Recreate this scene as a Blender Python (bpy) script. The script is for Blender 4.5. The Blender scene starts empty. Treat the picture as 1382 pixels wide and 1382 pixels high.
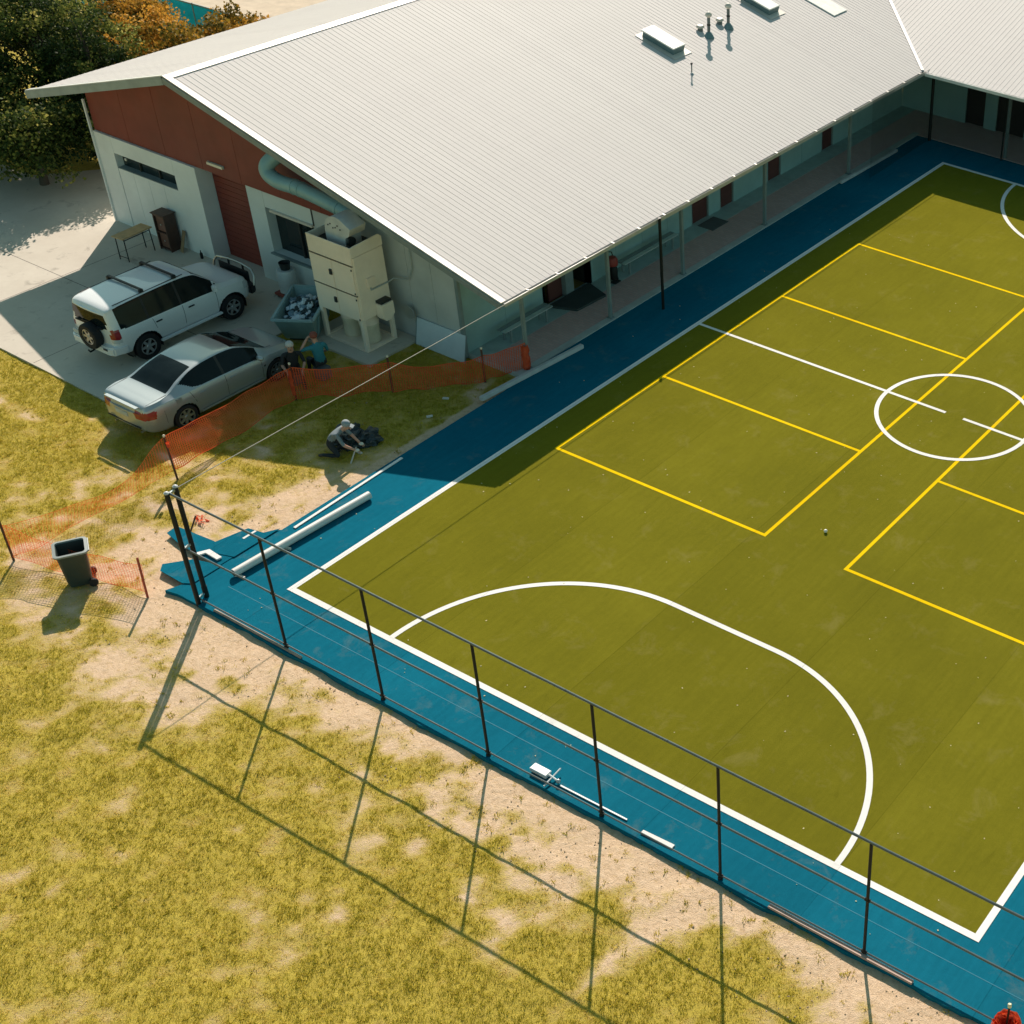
import bpy, bmesh, math, random
import numpy as np
from mathutils import Vector, Matrix, noise as mnoise

# ------------------------------------------------------------------ camera, sky, sun, exposure
scene = bpy.context.scene
COL = scene.collection
YAW, PITCH, ROLL = math.radians(-27.538), math.radians(-36.2086), math.radians(4.3801)
CAM = Vector((23.8203, -15.8241, 21.8084))
FPX, CX, IMG = 1975.4346, 1228.0, 1382.0
_f = Vector((math.sin(YAW)*math.cos(PITCH), math.cos(YAW)*math.cos(PITCH), math.sin(PITCH)))
_r0 = Vector((math.cos(YAW), -math.sin(YAW), 0)); _u0 = _r0.cross(_f)
_r = _r0*math.cos(ROLL) + _u0*math.sin(ROLL); _u = -_r0*math.sin(ROLL) + _u0*math.cos(ROLL)
cd = bpy.data.cameras.new('camera'); cam = bpy.data.objects.new('camera', cd); COL.objects.link(cam)
cam.matrix_world = Matrix(((_r.x, _u.x, -_f.x, CAM.x), (_r.y, _u.y, -_f.y, CAM.y), (_r.z, _u.z, -_f.z, CAM.z), (0, 0, 0, 1)))
cd.sensor_width = 36; cd.sensor_fit = 'HORIZONTAL'; cd.lens = 36*FPX/IMG
cd.shift_x = (IMG/2 - CX)/IMG; cd.clip_end = 2000; cd.clip_start = .5
scene.camera = cam

SUN = Vector((-0.848, 1.133, 1.0)).normalized()          # towards the sun, from the fence-post shadows
world = bpy.data.worlds.new('World'); scene.world = world; world.use_nodes = True
wn = world.node_tree.nodes; wl = world.node_tree.links
sky = wn.new('ShaderNodeTexSky'); sky.sky_type = 'NISHITA'; sky.sun_disc = False
sky.sun_elevation = math.asin(SUN.z); sky.sun_rotation = math.atan2(SUN.x, SUN.y)
sky.air_density = 1.0; sky.dust_density = 1.0; sky.ozone_density = 1.0
bg = wn['Background']; bg.inputs['Strength'].default_value = 0.066
tint = wn.new('ShaderNodeMix'); tint.data_type = 'RGBA'; tint.blend_type = 'MULTIPLY'; tint.inputs[0].default_value = 1
tint.inputs[7].default_value = (.77, 1.0, .745, 1)               # the photograph's cyan-leaning skylight, even over the whole sky
wl.new(sky.outputs[0], tint.inputs[6]); wl.new(tint.outputs[2], bg.inputs['Color'])
sd = bpy.data.lights.new('sun', 'SUN'); sd.energy = 3.2; sd.angle = math.radians(.4); sd.color = (1.0, .875, .775)
sun = bpy.data.objects.new('sun', sd); COL.objects.link(sun)
sun.rotation_euler = (-SUN).to_track_quat('-Z', 'Y').to_euler()
vs = scene.view_settings; vs.view_transform = 'Standard'; vs.look = 'None'; vs.exposure = 1.0; vs.gamma = 1
vs.use_curve_mapping = False

# ------------------------------------------------------------------ helpers
R = math.radians
random.seed(4); rng = np.random.default_rng(7)

class NT:
    def __init__(s, name):
        s.m = bpy.data.materials.new(name); s.m.use_nodes = True
        s.n = s.m.node_tree.nodes; s.l = s.m.node_tree.links; s.b = s.n['Principled BSDF']
    def new(s, t, **k):
        q = s.n.new(t)
        for a, v in k.items(): setattr(q, a, v)
        return q
    def noise(s, scale, detail=4, rough=.55, vec=None, dist=0):
        q = s.new('ShaderNodeTexNoise'); q.inputs['Scale'].default_value = scale
        q.inputs['Detail'].default_value = detail; q.inputs['Roughness'].default_value = rough
        q.inputs['Distortion'].default_value = dist
        s.l.new(vec if vec else s.coord(), q.inputs['Vector']); return q.outputs['Fac']
    def coord(s):
        if not hasattr(s, '_c'): s._c = s.new('ShaderNodeTexCoord')
        return s._c.outputs['Object']
    def mapped(s, scale):
        q = s.new('ShaderNodeMapping'); q.inputs['Scale'].default_value = scale
        s.l.new(s.coord(), q.inputs['Vector']); return q.outputs[0]
    def ramp(s, fac, stops):
        q = s.new('ShaderNodeValToRGB'); e = q.color_ramp.elements
        while len(e) < len(stops): e.new(.5)
        for i, (p, c) in enumerate(stops): e[i].position = p; e[i].color = (*c, 1)
        s.l.new(fac, q.inputs[0]); return q.outputs[0]
    def mix(s, fac, a, b, mode='MIX'):
        q = s.new('ShaderNodeMix', data_type='RGBA', blend_type=mode)
        for i, v in ((0, fac), (6, a), (7, b)):
            if hasattr(v, 'links'): s.l.new(v, q.inputs[i])
            elif i == 0: q.inputs[0].default_value = v
            else: q.inputs[i].default_value = (*v, 1)
        return q.outputs[2]
    def math(s, op, a, b=0.0):
        q = s.new('ShaderNodeMath', operation=op)
        for i, v in ((0, a), (1, b)):
            if hasattr(v, 'links'): s.l.new(v, q.inputs[i])
            else: q.inputs[i].default_value = v
        return q.outputs[0]
    def bump(s, h, strength=.3, dist=.01):
        q = s.new('ShaderNodeBump'); q.inputs['Strength'].default_value = strength; q.inputs['Distance'].default_value = dist
        s.l.new(h, q.inputs['Height']); s.l.new(q.outputs[0], s.b.inputs['Normal'])
    def set(s, **k):
        for a, v in k.items():
            i = s.b.inputs[a.replace('_', ' ')]
            if hasattr(v, 'links'): s.l.new(v, i)
            elif isinstance(v, tuple) and len(v) == 3: i.default_value = (*v, 1)
            else: i.default_value = v
        return s

MATS = {}
def pmat(name, c, rough=.5, metal=0., var=.12, scale=3., bump=0., bscale=60., spec=.5, coat=0., grime=0.):
    if name in MATS: return MATS[name]
    t = NT(name)
    f = t.noise(scale, 5)
    lo = tuple(max(0, x*(1-var)) for x in c); hi = tuple(min(1, x*(1+var)) for x in c)
    colr = t.ramp(f, [(.3, lo), (.7, hi)])
    if grime:
        g = t.ramp(t.noise(scale*.45, 6, .65), [(.5, (0, 0, 0)), (.75, (grime, grime, grime))])
        colr = t.mix(g, colr, (.16, .13, .1))
    rr = t.math('ADD', t.math('MULTIPLY', t.noise(scale*2.3, 3), .16), rough - .08)
    t.set(Base_Color=colr, Roughness=rr, Metallic=metal, Specular_IOR_Level=spec, Coat_Weight=coat)
    if coat: t.set(Coat_Roughness=.06)
    if bump: t.bump(t.noise(bscale, 3), bump, .004)
    MATS[name] = t.m; return t.m

def wpos(o):
    p = Vector((0, 0, 0))
    while o: p = p + o.location; o = o.parent
    return p

def mkobj(name, v, f, mats, parent=None, smooth=False, world=False, fm=None):
    me = bpy.data.meshes.new(name)
    if world and parent:
        q = wpos(parent); v = [(a[0]-q.x, a[1]-q.y, a[2]-q.z) for a in v]
    me.from_pydata([tuple(a) for a in v], [], f)
    if not isinstance(mats, (list, tuple)): mats = [mats]
    for m in mats: me.materials.append(m)
    if fm: me.polygons.foreach_set('material_index', fm)
    if smooth: me.polygons.foreach_set('use_smooth', [True]*len(me.polygons))
    me.update()
    o = bpy.data.objects.new(name, me); COL.objects.link(o)
    if parent: o.parent = parent
    return o

class MB:
    def __init__(s): s.v = []; s.f = []; s.m = []; s.mi = 0
    def _add(s, v, f):
        k = len(s.v); s.v += [tuple(p) for p in v]; s.f += [tuple(i+k for i in q) for q in f]; s.m += [s.mi]*len(f); return s
    def bx(s, x0, x1, y0, y1, z0, z1):
        v = [(x, y, z) for z in (z0, z1) for x, y in ((x0, y0), (x1, y0), (x1, y1), (x0, y1))]
        return s._add(v, [(3, 2, 1, 0), (4, 5, 6, 7), (0, 1, 5, 4), (1, 2, 6, 5), (2, 3, 7, 6), (3, 0, 4, 7)])
    def obox(s, c, size, M=None):
        h = Vector(size)/2; M = M or Matrix.Identity(3)
        v = [Vector(c) + M @ Vector((x*h.x, y*h.y, z*h.z)) for z in (-1, 1) for x, y in ((-1, -1), (1, -1), (1, 1), (-1, 1))]
        return s._add(v, [(3, 2, 1, 0), (4, 5, 6, 7), (0, 1, 5, 4), (1, 2, 6, 5), (2, 3, 7, 6), (3, 0, 4, 7)])
    def beam(s, a, b, w, h):
        a = Vector(a); b = Vector(b); d = (b-a); L = d.length; x = d/L
        up = Vector((0, 0, 1)) if abs(x.z) < .95 else Vector((0, 1, 0))
        y = up.cross(x).normalized(); z = x.cross(y)
        return s.obox((a+b)/2, (L, w, h), Matrix((x, y, z)).transposed())
    def tube(s, path, r, n=10, caps=True):
        P = [Vector(p) for p in path]; rs = r if isinstance(r, (list, tuple)) else [r]*len(P)
        t0 = (P[1]-P[0]).normalized(); ref = Vector((0, 0, 1)) if abs(t0.z) < .9 else Vector((1, 0, 0))
        nx = ref.cross(t0).normalized(); v = []; f = []
        for i, p in enumerate(P):
            a = P[max(i-1, 0)]; b = P[min(i+1, len(P)-1)]; t = (b-a).normalized()
            nx = (nx - t*nx.dot(t)).normalized(); ny = t.cross(nx)
            for k in range(n):
                q = 2*math.pi*k/n; v.append(p + (nx*math.cos(q) + ny*math.sin(q))*rs[i])
        for i in range(len(P)-1):
            for k in range(n): f.append((i*n+k, i*n+(k+1) % n, (i+1)*n+(k+1) % n, (i+1)*n+k))
        if caps: f.append(tuple(range(n-1, -1, -1))); f.append(tuple((len(P)-1)*n+k for k in range(n)))
        return s._add(v, f)
    def lathe(s, prof, n=24, c=(0, 0, 0), M=None, closed=False):
        M = M or Matrix.Identity(3); v = []; f = []
        for rr, z in prof:
            for k in range(n):
                a = 2*math.pi*k/n; v.append(Vector(c) + M @ Vector((rr*math.cos(a), rr*math.sin(a), z)))
        m = len(prof)
        for i in range(m if closed else m-1):
            j = (i+1) % m
            for k in range(n): f.append((i*n+k, i*n+(k+1) % n, j*n+(k+1) % n, j*n+k))
        if not closed:
            f.append(tuple(range(n-1, -1, -1))); f.append(tuple((m-1)*n+k for k in range(n)))
        return s._add(v, f)
    def prism(s, poly, z0, z1, M=None, c=(0, 0, 0)):
        M = M or Matrix.Identity(3); n = len(poly)
        v = [Vector(c) + M @ Vector((x, y, z)) for z in (z0, z1) for x, y in poly]
        f = [tuple(range(n-1, -1, -1)), tuple(range(n, 2*n))] + [(i, (i+1) % n, n+(i+1) % n, n+i) for i in range(n)]
        return s._add(v, f)
    def sphere(s, c, r, n=12, m=8, sc=(1, 1, 1)):
        v = [Vector(c)+Vector((0, 0, -r*sc[2]))]; f = []
        for i in range(1, m):
            a = -math.pi/2 + math.pi*i/m
            for k in range(n):
                b = 2*math.pi*k/n; v.append(Vector(c)+Vector((r*sc[0]*math.cos(a)*math.cos(b), r*sc[1]*math.cos(a)*math.sin(b), r*sc[2]*math.sin(a))))
        v.append(Vector(c)+Vector((0, 0, r*sc[2])))
        for k in range(n): f.append((0, 1+(k+1) % n, 1+k)); f.append((len(v)-1, len(v)-1-n+k, len(v)-1-n+(k+1) % n))
        for i in range(m-2):
            for k in range(n): f.append((1+i*n+k, 1+i*n+(k+1) % n, 1+(i+1)*n+(k+1) % n, 1+(i+1)*n+k))
        return s._add(v, f)
    def build(s, name, mats, parent=None, smooth=False, world=False, bevel=0.):
        o = mkobj(name, s.v, s.f, mats, parent, smooth, world, s.m if isinstance(mats, (list, tuple)) else None)
        if bevel:
            bm = bmesh.new(); bm.from_mesh(o.data)
            es = [e for e in bm.edges if len(e.link_faces) == 2 and e.calc_face_angle(0) > .5]
            bmesh.ops.bevel(bm, geom=es, offset=bevel, segments=2, affect='EDGES', clamp_overlap=True)
            bm.to_mesh(o.data); bm.free()
        if smooth and not bevel:
            try: o.data.set_sharp_from_angle(angle=R(40))
            except Exception: pass
        return o

def tag(o, label=None, cat=None, group=None, kind=None):
    if label: o['label'] = label
    if cat: o['category'] = cat
    if group: o['group'] = group
    if kind: o['kind'] = kind
    return o
def thing(name, label, cat, loc=(0, 0, 0), rz=0., group=None):
    o = bpy.data.objects.new(name, None); COL.objects.link(o); o.location = loc; o.rotation_euler = (0, 0, rz)
    o.empty_display_size = .2
    return tag(o, label, cat, group)
def copy_tree(o, parent=None):
    c = o.copy(); COL.objects.link(c); c.parent = parent
    for ch in list(o.children): copy_tree(ch, c)
    return c

def vnoise(x, y, seed=0):
    xi = np.floor(x).astype(np.int64); yi = np.floor(y).astype(np.int64); xf = x-xi; yf = y-yi
    def h(a, b):
        q = (a*374761393 + b*668265263 + seed*982451653) & 0xffffffff
        q = ((q ^ (q >> 13))*1274126177) & 0xffffffff
        return ((q ^ (q >> 16)) & 0xffff)/65535.
    sx = xf*xf*(3-2*xf); sy = yf*yf*(3-2*yf)
    return (h(xi, yi)*(1-sx)+h(xi+1, yi)*sx)*(1-sy) + (h(xi, yi+1)*(1-sx)+h(xi+1, yi+1)*sx)*sy
def fbm(x, y, seed=0, o=4):
    a = .5; t = 0; w = 0
    for i in range(o): t = t+a*vnoise(x*2**i, y*2**i, seed+i); w += a; a *= .55
    return t/w
def sstep(a, b, x): t = np.clip((x-a)/(b-a), 0, 1); return t*t*(3-2*t)

# ------------------------------------------------------------------ the ground
GZ = -.085                                   # grass lies a little below the court slab
def in_paved(x, y):
    court = (x > -2.15) & (x < 19.6) & (y > -1.5)
    flap = (x > -3.2) & (x < -2) & (y > -1.3) & (y < 1.0)
    drive = (x < -9.3) & (y > 2.72)
    bld = (y > 9.7) & (x < -2.0)
    pad = (x > -8.7) & (x < -5.85) & (y > 7.85)
    return court | flap | drive | bld | pad
def grass_amount(x, y):
    big = fbm(x*.22+3, y*.22+9, 11, 3); mid = fbm(x*.8, y*.8, 23, 4); fine = fbm(x*2.6, y*2.6, 37, 3)
    m = .74 + .50*(big-.5) + .85*(mid-.5) + 1.35*(fine-.5)
    d = np.where(x > -2.3, -1.5-y, 9)                             # bare strip along the near edge of the court
    edge = 1-sstep(.25, 1.95, d+1.1*(mid-.5)+.6*(big-.5))
    corner = np.exp(-(((x+1.7)/2.3)**2 + ((y+1.7)/1.5)**2))
    left = np.exp(-(((x+2.6)/.9)**2)) * sstep(-1.8, 0, y)*(1-sstep(3.5, 5.5, y))
    strip2 = np.exp(-(((x+1.2)/3.0)**2 + ((y+4.0)/1.2)**2))*.35
    back = sstep(5.6, 7.5, y)*sstep(-9.5, -8.5, x)*.25
    wall_edge = (1-sstep(.1, .8, np.abs(y-2.6)+.8*(mid-.5)))*(x < -9.0)*-.35
    m = m - .74*edge - .50*corner - .60*left - strip2 - back - wall_edge
    m = m + .22*sstep(-3.5, -6.5, y) + .25*sstep(4.2, 6.0, y)*(x < -2.9)  # fuller grass towards the building, its colour also darkening the shaded ground
    return np.clip(m, 0, 1)
xs = np.concatenate([[-420, -160, -80, -50, -36], np.arange(-28, 22, .14), [28, 45, 90, 200, 420]])
ys = np.concatenate([[-420, -160, -60, -28], np.arange(-15, 12, .14), [14, 18, 26, 45, 90, 180, 420]])
X, Y = np.meshgrid(xs, ys, indexing='ij')
near = (X > -28) & (X < 22) & (Y > -15) & (Y < 12)
gm = grass_amount(X, Y)
Z = GZ + np.where(near, (fbm(X*1.3, Y*1.3, 5, 3)-.5)*.05 + (fbm(X*4, Y*4, 8, 2)-.5)*.022, 0)
nx_, ny_ = X.shape
gv = np.stack([X, Y, Z], -1).reshape(-1, 3)
idx = np.arange(nx_*ny_).reshape(nx_, ny_)
gf = np.stack([idx[:-1, :-1], idx[1:, :-1], idx[1:, 1:], idx[:-1, 1:]], -1).reshape(-1, 4)
def np_mesh(name, v, f, k):
    me = bpy.data.meshes.new(name); me.vertices.add(len(v)); me.vertices.foreach_set('co', np.asarray(v, np.float32).ravel())
    nf = len(f); me.loops.add(nf*k); me.loops.foreach_set('vertex_index', np.asarray(f, np.int32).ravel())
    me.polygons.add(nf); me.polygons.foreach_set('loop_start', np.arange(0, nf*k, k, dtype=np.int32))
    try: me.polygons.foreach_set('loop_total', np.full(nf, k, np.int32))
    except Exception: pass
    me.update(calc_edges=True); return me
me = np_mesh('ground', gv, gf, 4)
at = me.attributes.new('grass', 'FLOAT', 'POINT'); at.data.foreach_set('value', gm.ravel().astype(np.float32))
me.polygons.foreach_set('use_smooth', np.ones(len(gf), bool))
ground = bpy.data.objects.new('ground', me); COL.objects.link(ground); tag(ground, kind='structure')
t = NT('dry_ground')
a = t.new('ShaderNodeAttribute', attribute_name='grass').outputs['Fac']
n1 = t.noise(9, 6, .7); n2 = t.noise(38, 5, .7); n3 = t.noise(1.4, 4)
sand = t.ramp(t.math('ADD', t.math('MULTIPLY', n1, .6), t.math('MULTIPLY', n2, .4)), [(.3, (.46, .31, .18)), (.5, (.66, .475, .31)), (.72, (.78, .585, .41))])
straw = t.ramp(n2, [(.3, (.34, .245, .075)), (.55, (.52, .39, .135)), (.75, (.64, .49, .21))])
green = t.ramp(n1, [(.3, (.31, .235, .025)), (.6, (.48, .375, .045)), (.8, (.60, .47, .09))])
am = t.math('ADD', a, t.math('MULTIPLY', t.math('SUBTRACT', n2, .5), 1.1))
c1 = t.mix(t.ramp(am, [(.22, (0, 0, 0)), (.5, (1, 1, 1))]), sand, straw)
c2 = t.mix(t.ramp(am, [(.45, (0, 0, 0)), (.8, (.8, .8, .8))]), c1, green)
t.set(Base_Color=c2, Roughness=.95, Specular_IOR_Level=.15)
t.bump(t.math('ADD', n2, t.math('MULTIPLY', n1, 1.5)), .7, .03)
me.materials.append(t.m)

# grass tufts: real blades
def visible(x, y, z=0., pad=40):
    dx, dy, dz = x-CAM.x, y-CAM.y, z-CAM.z
    w = dx*_f.x+dy*_f.y+dz*_f.z
    px = CX + FPX*(dx*_r.x+dy*_r.y+dz*_r.z)/w; py = IMG/2 - FPX*(dx*_u.x+dy*_u.y+dz*_u.z)/w
    return (px > -pad) & (px < IMG+pad) & (py > -pad) & (py < IMG+pad)
N = 330000
tx = rng.uniform(-19, 19, N); ty = rng.uniform(-13, 10, N)
ga = grass_amount(tx, ty)
keep = visible(tx, ty) & ~in_paved(tx, ty) & (rng.random(N) < .10+.90*sstep(.32, .70, ga))
tx, ty, ga = tx[keep], ty[keep], ga[keep]; n = len(tx)
nb = 5; k = n*nb
bx_ = np.repeat(tx, nb)+rng.normal(0, .022, k); by_ = np.repeat(ty, nb)+rng.normal(0, .022, k)
gg = np.repeat(ga, nb); clump = fbm(bx_*2.6, by_*2.6, 37, 3)
hh = (.014+.026*gg+.028*np.clip(clump-.5, 0, 1)*2)*rng.uniform(.5, 1.35, k)
ang = rng.uniform(0, 2*np.pi, k); ln = rng.uniform(.2, 1.5, k)*hh; wd = rng.uniform(.004, .009, k)
px_, py_ = np.cos(ang), np.sin(ang); z0 = np.full(k, GZ-.012)
z0 = z0 + (fbm(bx_*1.3, by_*1.3, 5, 3)-.5)*.05 + (fbm(bx_*4, by_*4, 8, 2)-.5)*.022
V = np.empty((k, 3, 3)); V[:, 0] = np.stack([bx_-py_*wd, by_+px_*wd, z0], -1); V[:, 1] = np.stack([bx_+py_*wd, by_-px_*wd, z0], -1)
V[:, 2] = np.stack([bx_+px_*ln, by_+py_*ln, z0+.012+hh], -1)
me = np_mesh('grass', V.reshape(-1, 3), np.arange(3*k).reshape(-1, 3), 3)
tone = np.clip(.10+.72*sstep(.38, .95, gg+.6*(clump-.5))+.35*(fbm(bx_*.45, by_*.45, 91, 3)-.5)+.08+.30*sstep(3.8, 6.5, by_)+np.repeat(rng.normal(0, .16, n), nb)+rng.normal(0, .1, k), 0, 1)  # greener towards the building: part of its shade is put into blade colour
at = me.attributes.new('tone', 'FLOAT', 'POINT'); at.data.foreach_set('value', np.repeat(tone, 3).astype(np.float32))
t = NT('grass_blade')
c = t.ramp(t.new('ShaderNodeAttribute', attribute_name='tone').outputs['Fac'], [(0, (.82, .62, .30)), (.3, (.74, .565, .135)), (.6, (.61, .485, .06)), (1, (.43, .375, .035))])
t.set(Base_Color=c, Roughness=.7, Specular_IOR_Level=.25)
tr = t.new('ShaderNodeBsdfTranslucent'); t.l.new(c, tr.inputs['Color'])
ms = t.new('ShaderNodeMixShader'); ms.inputs[0].default_value = .45
t.l.new(t.b.outputs[0], ms.inputs[1]); t.l.new(tr.outputs[0], ms.inputs[2]); t.l.new(ms.outputs[0], t.n['Material Output'].inputs[0])
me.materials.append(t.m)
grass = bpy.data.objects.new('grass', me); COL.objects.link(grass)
tag(grass, 'short dry olive grass growing in tufts on sandy ground', 'grass', kind='stuff')

# bigger weed tufts among the grass
N = 5200; wx = rng.uniform(-18, 19, N); wy = rng.uniform(-12, 9, N); ga2 = grass_amount(wx, wy)
kp = visible(wx, wy) & ~in_paved(wx, wy) & (rng.random(N) < .25+.75*(fbm(wx*.5, wy*.5, 71, 2) > .52)); wx, wy = wx[kp], wy[kp]; n = len(wx); nb = 14; k = n*nb
sc_ = np.repeat(rng.uniform(.6, 1.5, n), nb); cx_ = np.repeat(wx, nb)+rng.normal(0, .03, k)*sc_; cy_ = np.repeat(wy, nb)+rng.normal(0, .03, k)*sc_
hh = rng.uniform(.02, .055, k)*sc_; ang = rng.uniform(0, 2*np.pi, k); ln = rng.uniform(.5, 1.8, k)*hh; wd = rng.uniform(.006, .012, k); z0 = np.full(k, GZ-.01)
px_, py_ = np.cos(ang), np.sin(ang); V = np.empty((k, 3, 3))
V[:, 0] = np.stack([cx_-py_*wd, cy_+px_*wd, z0], -1); V[:, 1] = np.stack([cx_+py_*wd, cy_-px_*wd, z0], -1); V[:, 2] = np.stack([cx_+px_*ln, cy_+py_*ln, z0+.012+hh], -1)
me = np_mesh('weeds', V.reshape(-1, 3), np.arange(3*k).reshape(-1, 3), 3)
at = me.attributes.new('tone', 'FLOAT', 'POINT'); at.data.foreach_set('value', np.repeat(np.clip(np.repeat(rng.uniform(.45, 1.1, n), nb), 0, 1), 3).astype(np.float32))
me.materials.append(grass.data.materials[0]); wo_ = bpy.data.objects.new('weeds', me); COL.objects.link(wo_)
tag(wo_, 'low weed tufts scattered through the dry grass', 'weeds', kind='stuff')

# small stones and clods on the bare earth
pv = MB()
for i in range(900):
    x, y = random.uniform(-4, 18), random.uniform(-3.4, -1.55)
    if random.random() < .35: x, y = random.uniform(-6, -2.2), random.uniform(-3, 8)
    if in_paved(np.array(x), np.array(y)) or not visible(x, y): continue
    r = random.uniform(.008, .024); pv.sphere((x, y, GZ), r, 5, 3, (1, random.uniform(.7, 1.2), .6))
o = pv.build('gravel', pmat('clod', (.34, .25, .16), .9, var=.4, scale=3)); tag(o, 'small stones and clods scattered over the bare sand beside the court', 'gravel', kind='stuff')

# driveway
t = NT('concrete')
n1 = t.noise(.7, 5, .6); n2 = t.noise(6, 6, .7); n3 = t.noise(60, 3)
cc = t.mix(t.math('MULTIPLY', n2, .45), t.ramp(n1, [(.3, (.54, .485, .40)), (.7, (.64, .585, .49))]), (.43, .38, .30))
stain = t.ramp(t.noise(1.7, 5, .7, dist=.6), [(.58, (0, 0, 0)), (.72, (.6, .6, .6))])
cc = t.mix(stain, cc, (.20, .17, .135))
t.set(Base_Color=cc, Roughness=.85, Specular_IOR_Level=.3); t.bump(n3, .25, .004)
CONC = t.m
dr = MB()
dr.prism([(-60, 2.55), (-26, 2.78), (-14.6, 2.78), (-9.25, 2.66), (-9.28, 10.6), (-17.5, 10.6), (-17.5, 46), (-22.4, 46), (-22.6, 12.0), (-24, 10.2), (-60, 9.6)], GZ-.06, -.04)
drive = dr.build('driveway', CONC); tag(drive, kind='structure')
for i, u in enumerate((-13.2, -17.0)):
    MB().bx(u-.008, u+.008, 2.80, 9.5, -.042, -.0385).build('expansion_joint', pmat('joint', (.06, .05, .045), .9), drive)
MB().bx(-21.4, -9.3, 6.3, 6.316, -.042, -.0382).build('expansion_joint', MATS['joint'], drive)
pad = MB().bx(-8.65, -5.9, 7.9, 9.78, GZ-.05, -.005).build('concrete_pad', CONC, bevel=.01); tag(pad, kind='structure')

# ------------------------------------------------------------------ court
def turf(name, c0, c1, c2, rough, sheen, streak=(3., .25, 1), shw=.5):
    t = NT(name)
    n1 = t.noise(.35, 4, .55); n2 = t.noise(60, 4, .7); n3 = t.noise(3.0, 5, .6, t.mapped(streak)); n4 = t.noise(7, 5, .65)
    f = t.math('ADD', t.math('MULTIPLY', n1, .35), t.math('ADD', t.math('MULTIPLY', n3, .25), t.math('ADD', t.math('MULTIPLY', n2, .22), t.math('MULTIPLY', n4, .18))))
    col = t.ramp(f, [(.32, c0), (.5, c1), (.68, c2)])
    sx = t.new('ShaderNodeSeparateXYZ'); t.l.new(t.coord(), sx.inputs[0])                    # carpet rolls 3.66 m wide, each with its own pile lay
    ru = t.math('DIVIDE', sx.outputs[0], 3.66); wn_ = t.new('ShaderNodeTexWhiteNoise', noise_dimensions='1D'); t.l.new(t.math('FLOOR', ru), wn_.inputs['W'])
    col = t.mix(t.math('MULTIPLY', wn_.outputs['Value'], .16), col, tuple(x*.45 for x in c0))
    fr_ = t.math('FRACT', ru); sm = t.math('LESS_THAN', fr_, .006); col = t.mix(t.math('MULTIPLY', sm, .35), col, tuple(x*.5 for x in c0))
    dust = t.ramp(t.noise(1.1, 6, .72, dist=.4), [(.56, (0, 0, 0)), (.78, (.20, .20, .20))]); col = t.mix(dust, col, (.36, .29, .15))
    scf = t.ramp(t.noise(2.6, 6, .75, t.mapped((1, .35, 1)), .8), [(.60, (0, 0, 0)), (.72, (.25, .25, .25))]); col = t.mix(scf, col, tuple(x*.5 for x in c0))
    t.set(Base_Color=col, Roughness=rough, Specular_IOR_Level=0., Sheen_Weight=shw, Sheen_Roughness=.45)
    t.b.inputs['Sheen Tint'].default_value = (*sheen, 1)
    t.bump(t.math('ADD', n2, t.math('MULTIPLY', t.noise(220, 2), .8)), .55, .012)
    MATS[name] = t.m; return t.m
BLUE = turf('blue_turf', (.006, .100, .152), (.008, .134, .20), (.010, .168, .245), .65, (.0, .26, .40), shw=.06)
GREEN = turf('green_turf', (.106, .101, .010), (.145, .134, .012), (.188, .171, .016), .58, (.62, .54, .05))
WHITE_L = turf('white_turf', (.76, .74, .70), (.86, .84, .80), (.90, .88, .85), .8, (.2, .2, .2), shw=.05)
YELL_L = turf('yellow_turf', (.78, .47, .006), (.90, .58, .008), (.95, .66, .012), .8, (.2, .14, .02), shw=.05)
# the blue surround: a slab with its ragged near edge
edge = [(x, -1.52 + .022*math.sin(x*3.1) + random.uniform(-.014, .014)) for x in np.arange(-1.9, 19.6, .16)]
poly = [(-2.22, -1.58)] + edge + [(19.6, -1.5), (19.6, 32.15), (-2.12, 32.15), (-2.12, 9.9), (-1.98, 9.0), (-1.95, 5.3), (-1.9, 1.38)] + [(-2.0, 1.3), (-2.05, .2), (-2.02, -1.05)]
cs = MB().prism(poly, GZ-.06, 0).build('court_surround', BLUE); tag(cs, kind='structure')
def strip(pts, w, z=.0, name='loose_turf_strip'):        # loose blue strips overhanging the corner
    pass
loose = thing('loose_turf', 'ragged blue turf offcuts overlapping beside the double corner post', 'turf', (-2.6, -.4, 0))
def flap(poly, z, th=.012):
    m = MB(); m.prism(poly, z-th, z); m.build('turf_flap', BLUE, loose, world=True)
flap([(-1.96, .12), (-1.96, -.32), (-3.12, -.36), (-3.92, -.2), (-3.96, .1), (-2.8, .2)], .018)
flap([(-1.94, 1.36), (-2.12, 1.04), (-2.54, .96), (-2.74, .16), (-2.4, -.1), (-1.93, .05)], .032)
flap([(-1.9, -.30), (-2.62, -.52), (-3.02, -1.02), (-2.86, -1.2), (-2.1, -1.22), (-1.9, -1.1)], .024)
MB().bx(-2.34, -2.28, .62, .985, .034, .040).build('white_turf_edge', WHITE_L, loose, world=True)

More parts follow.
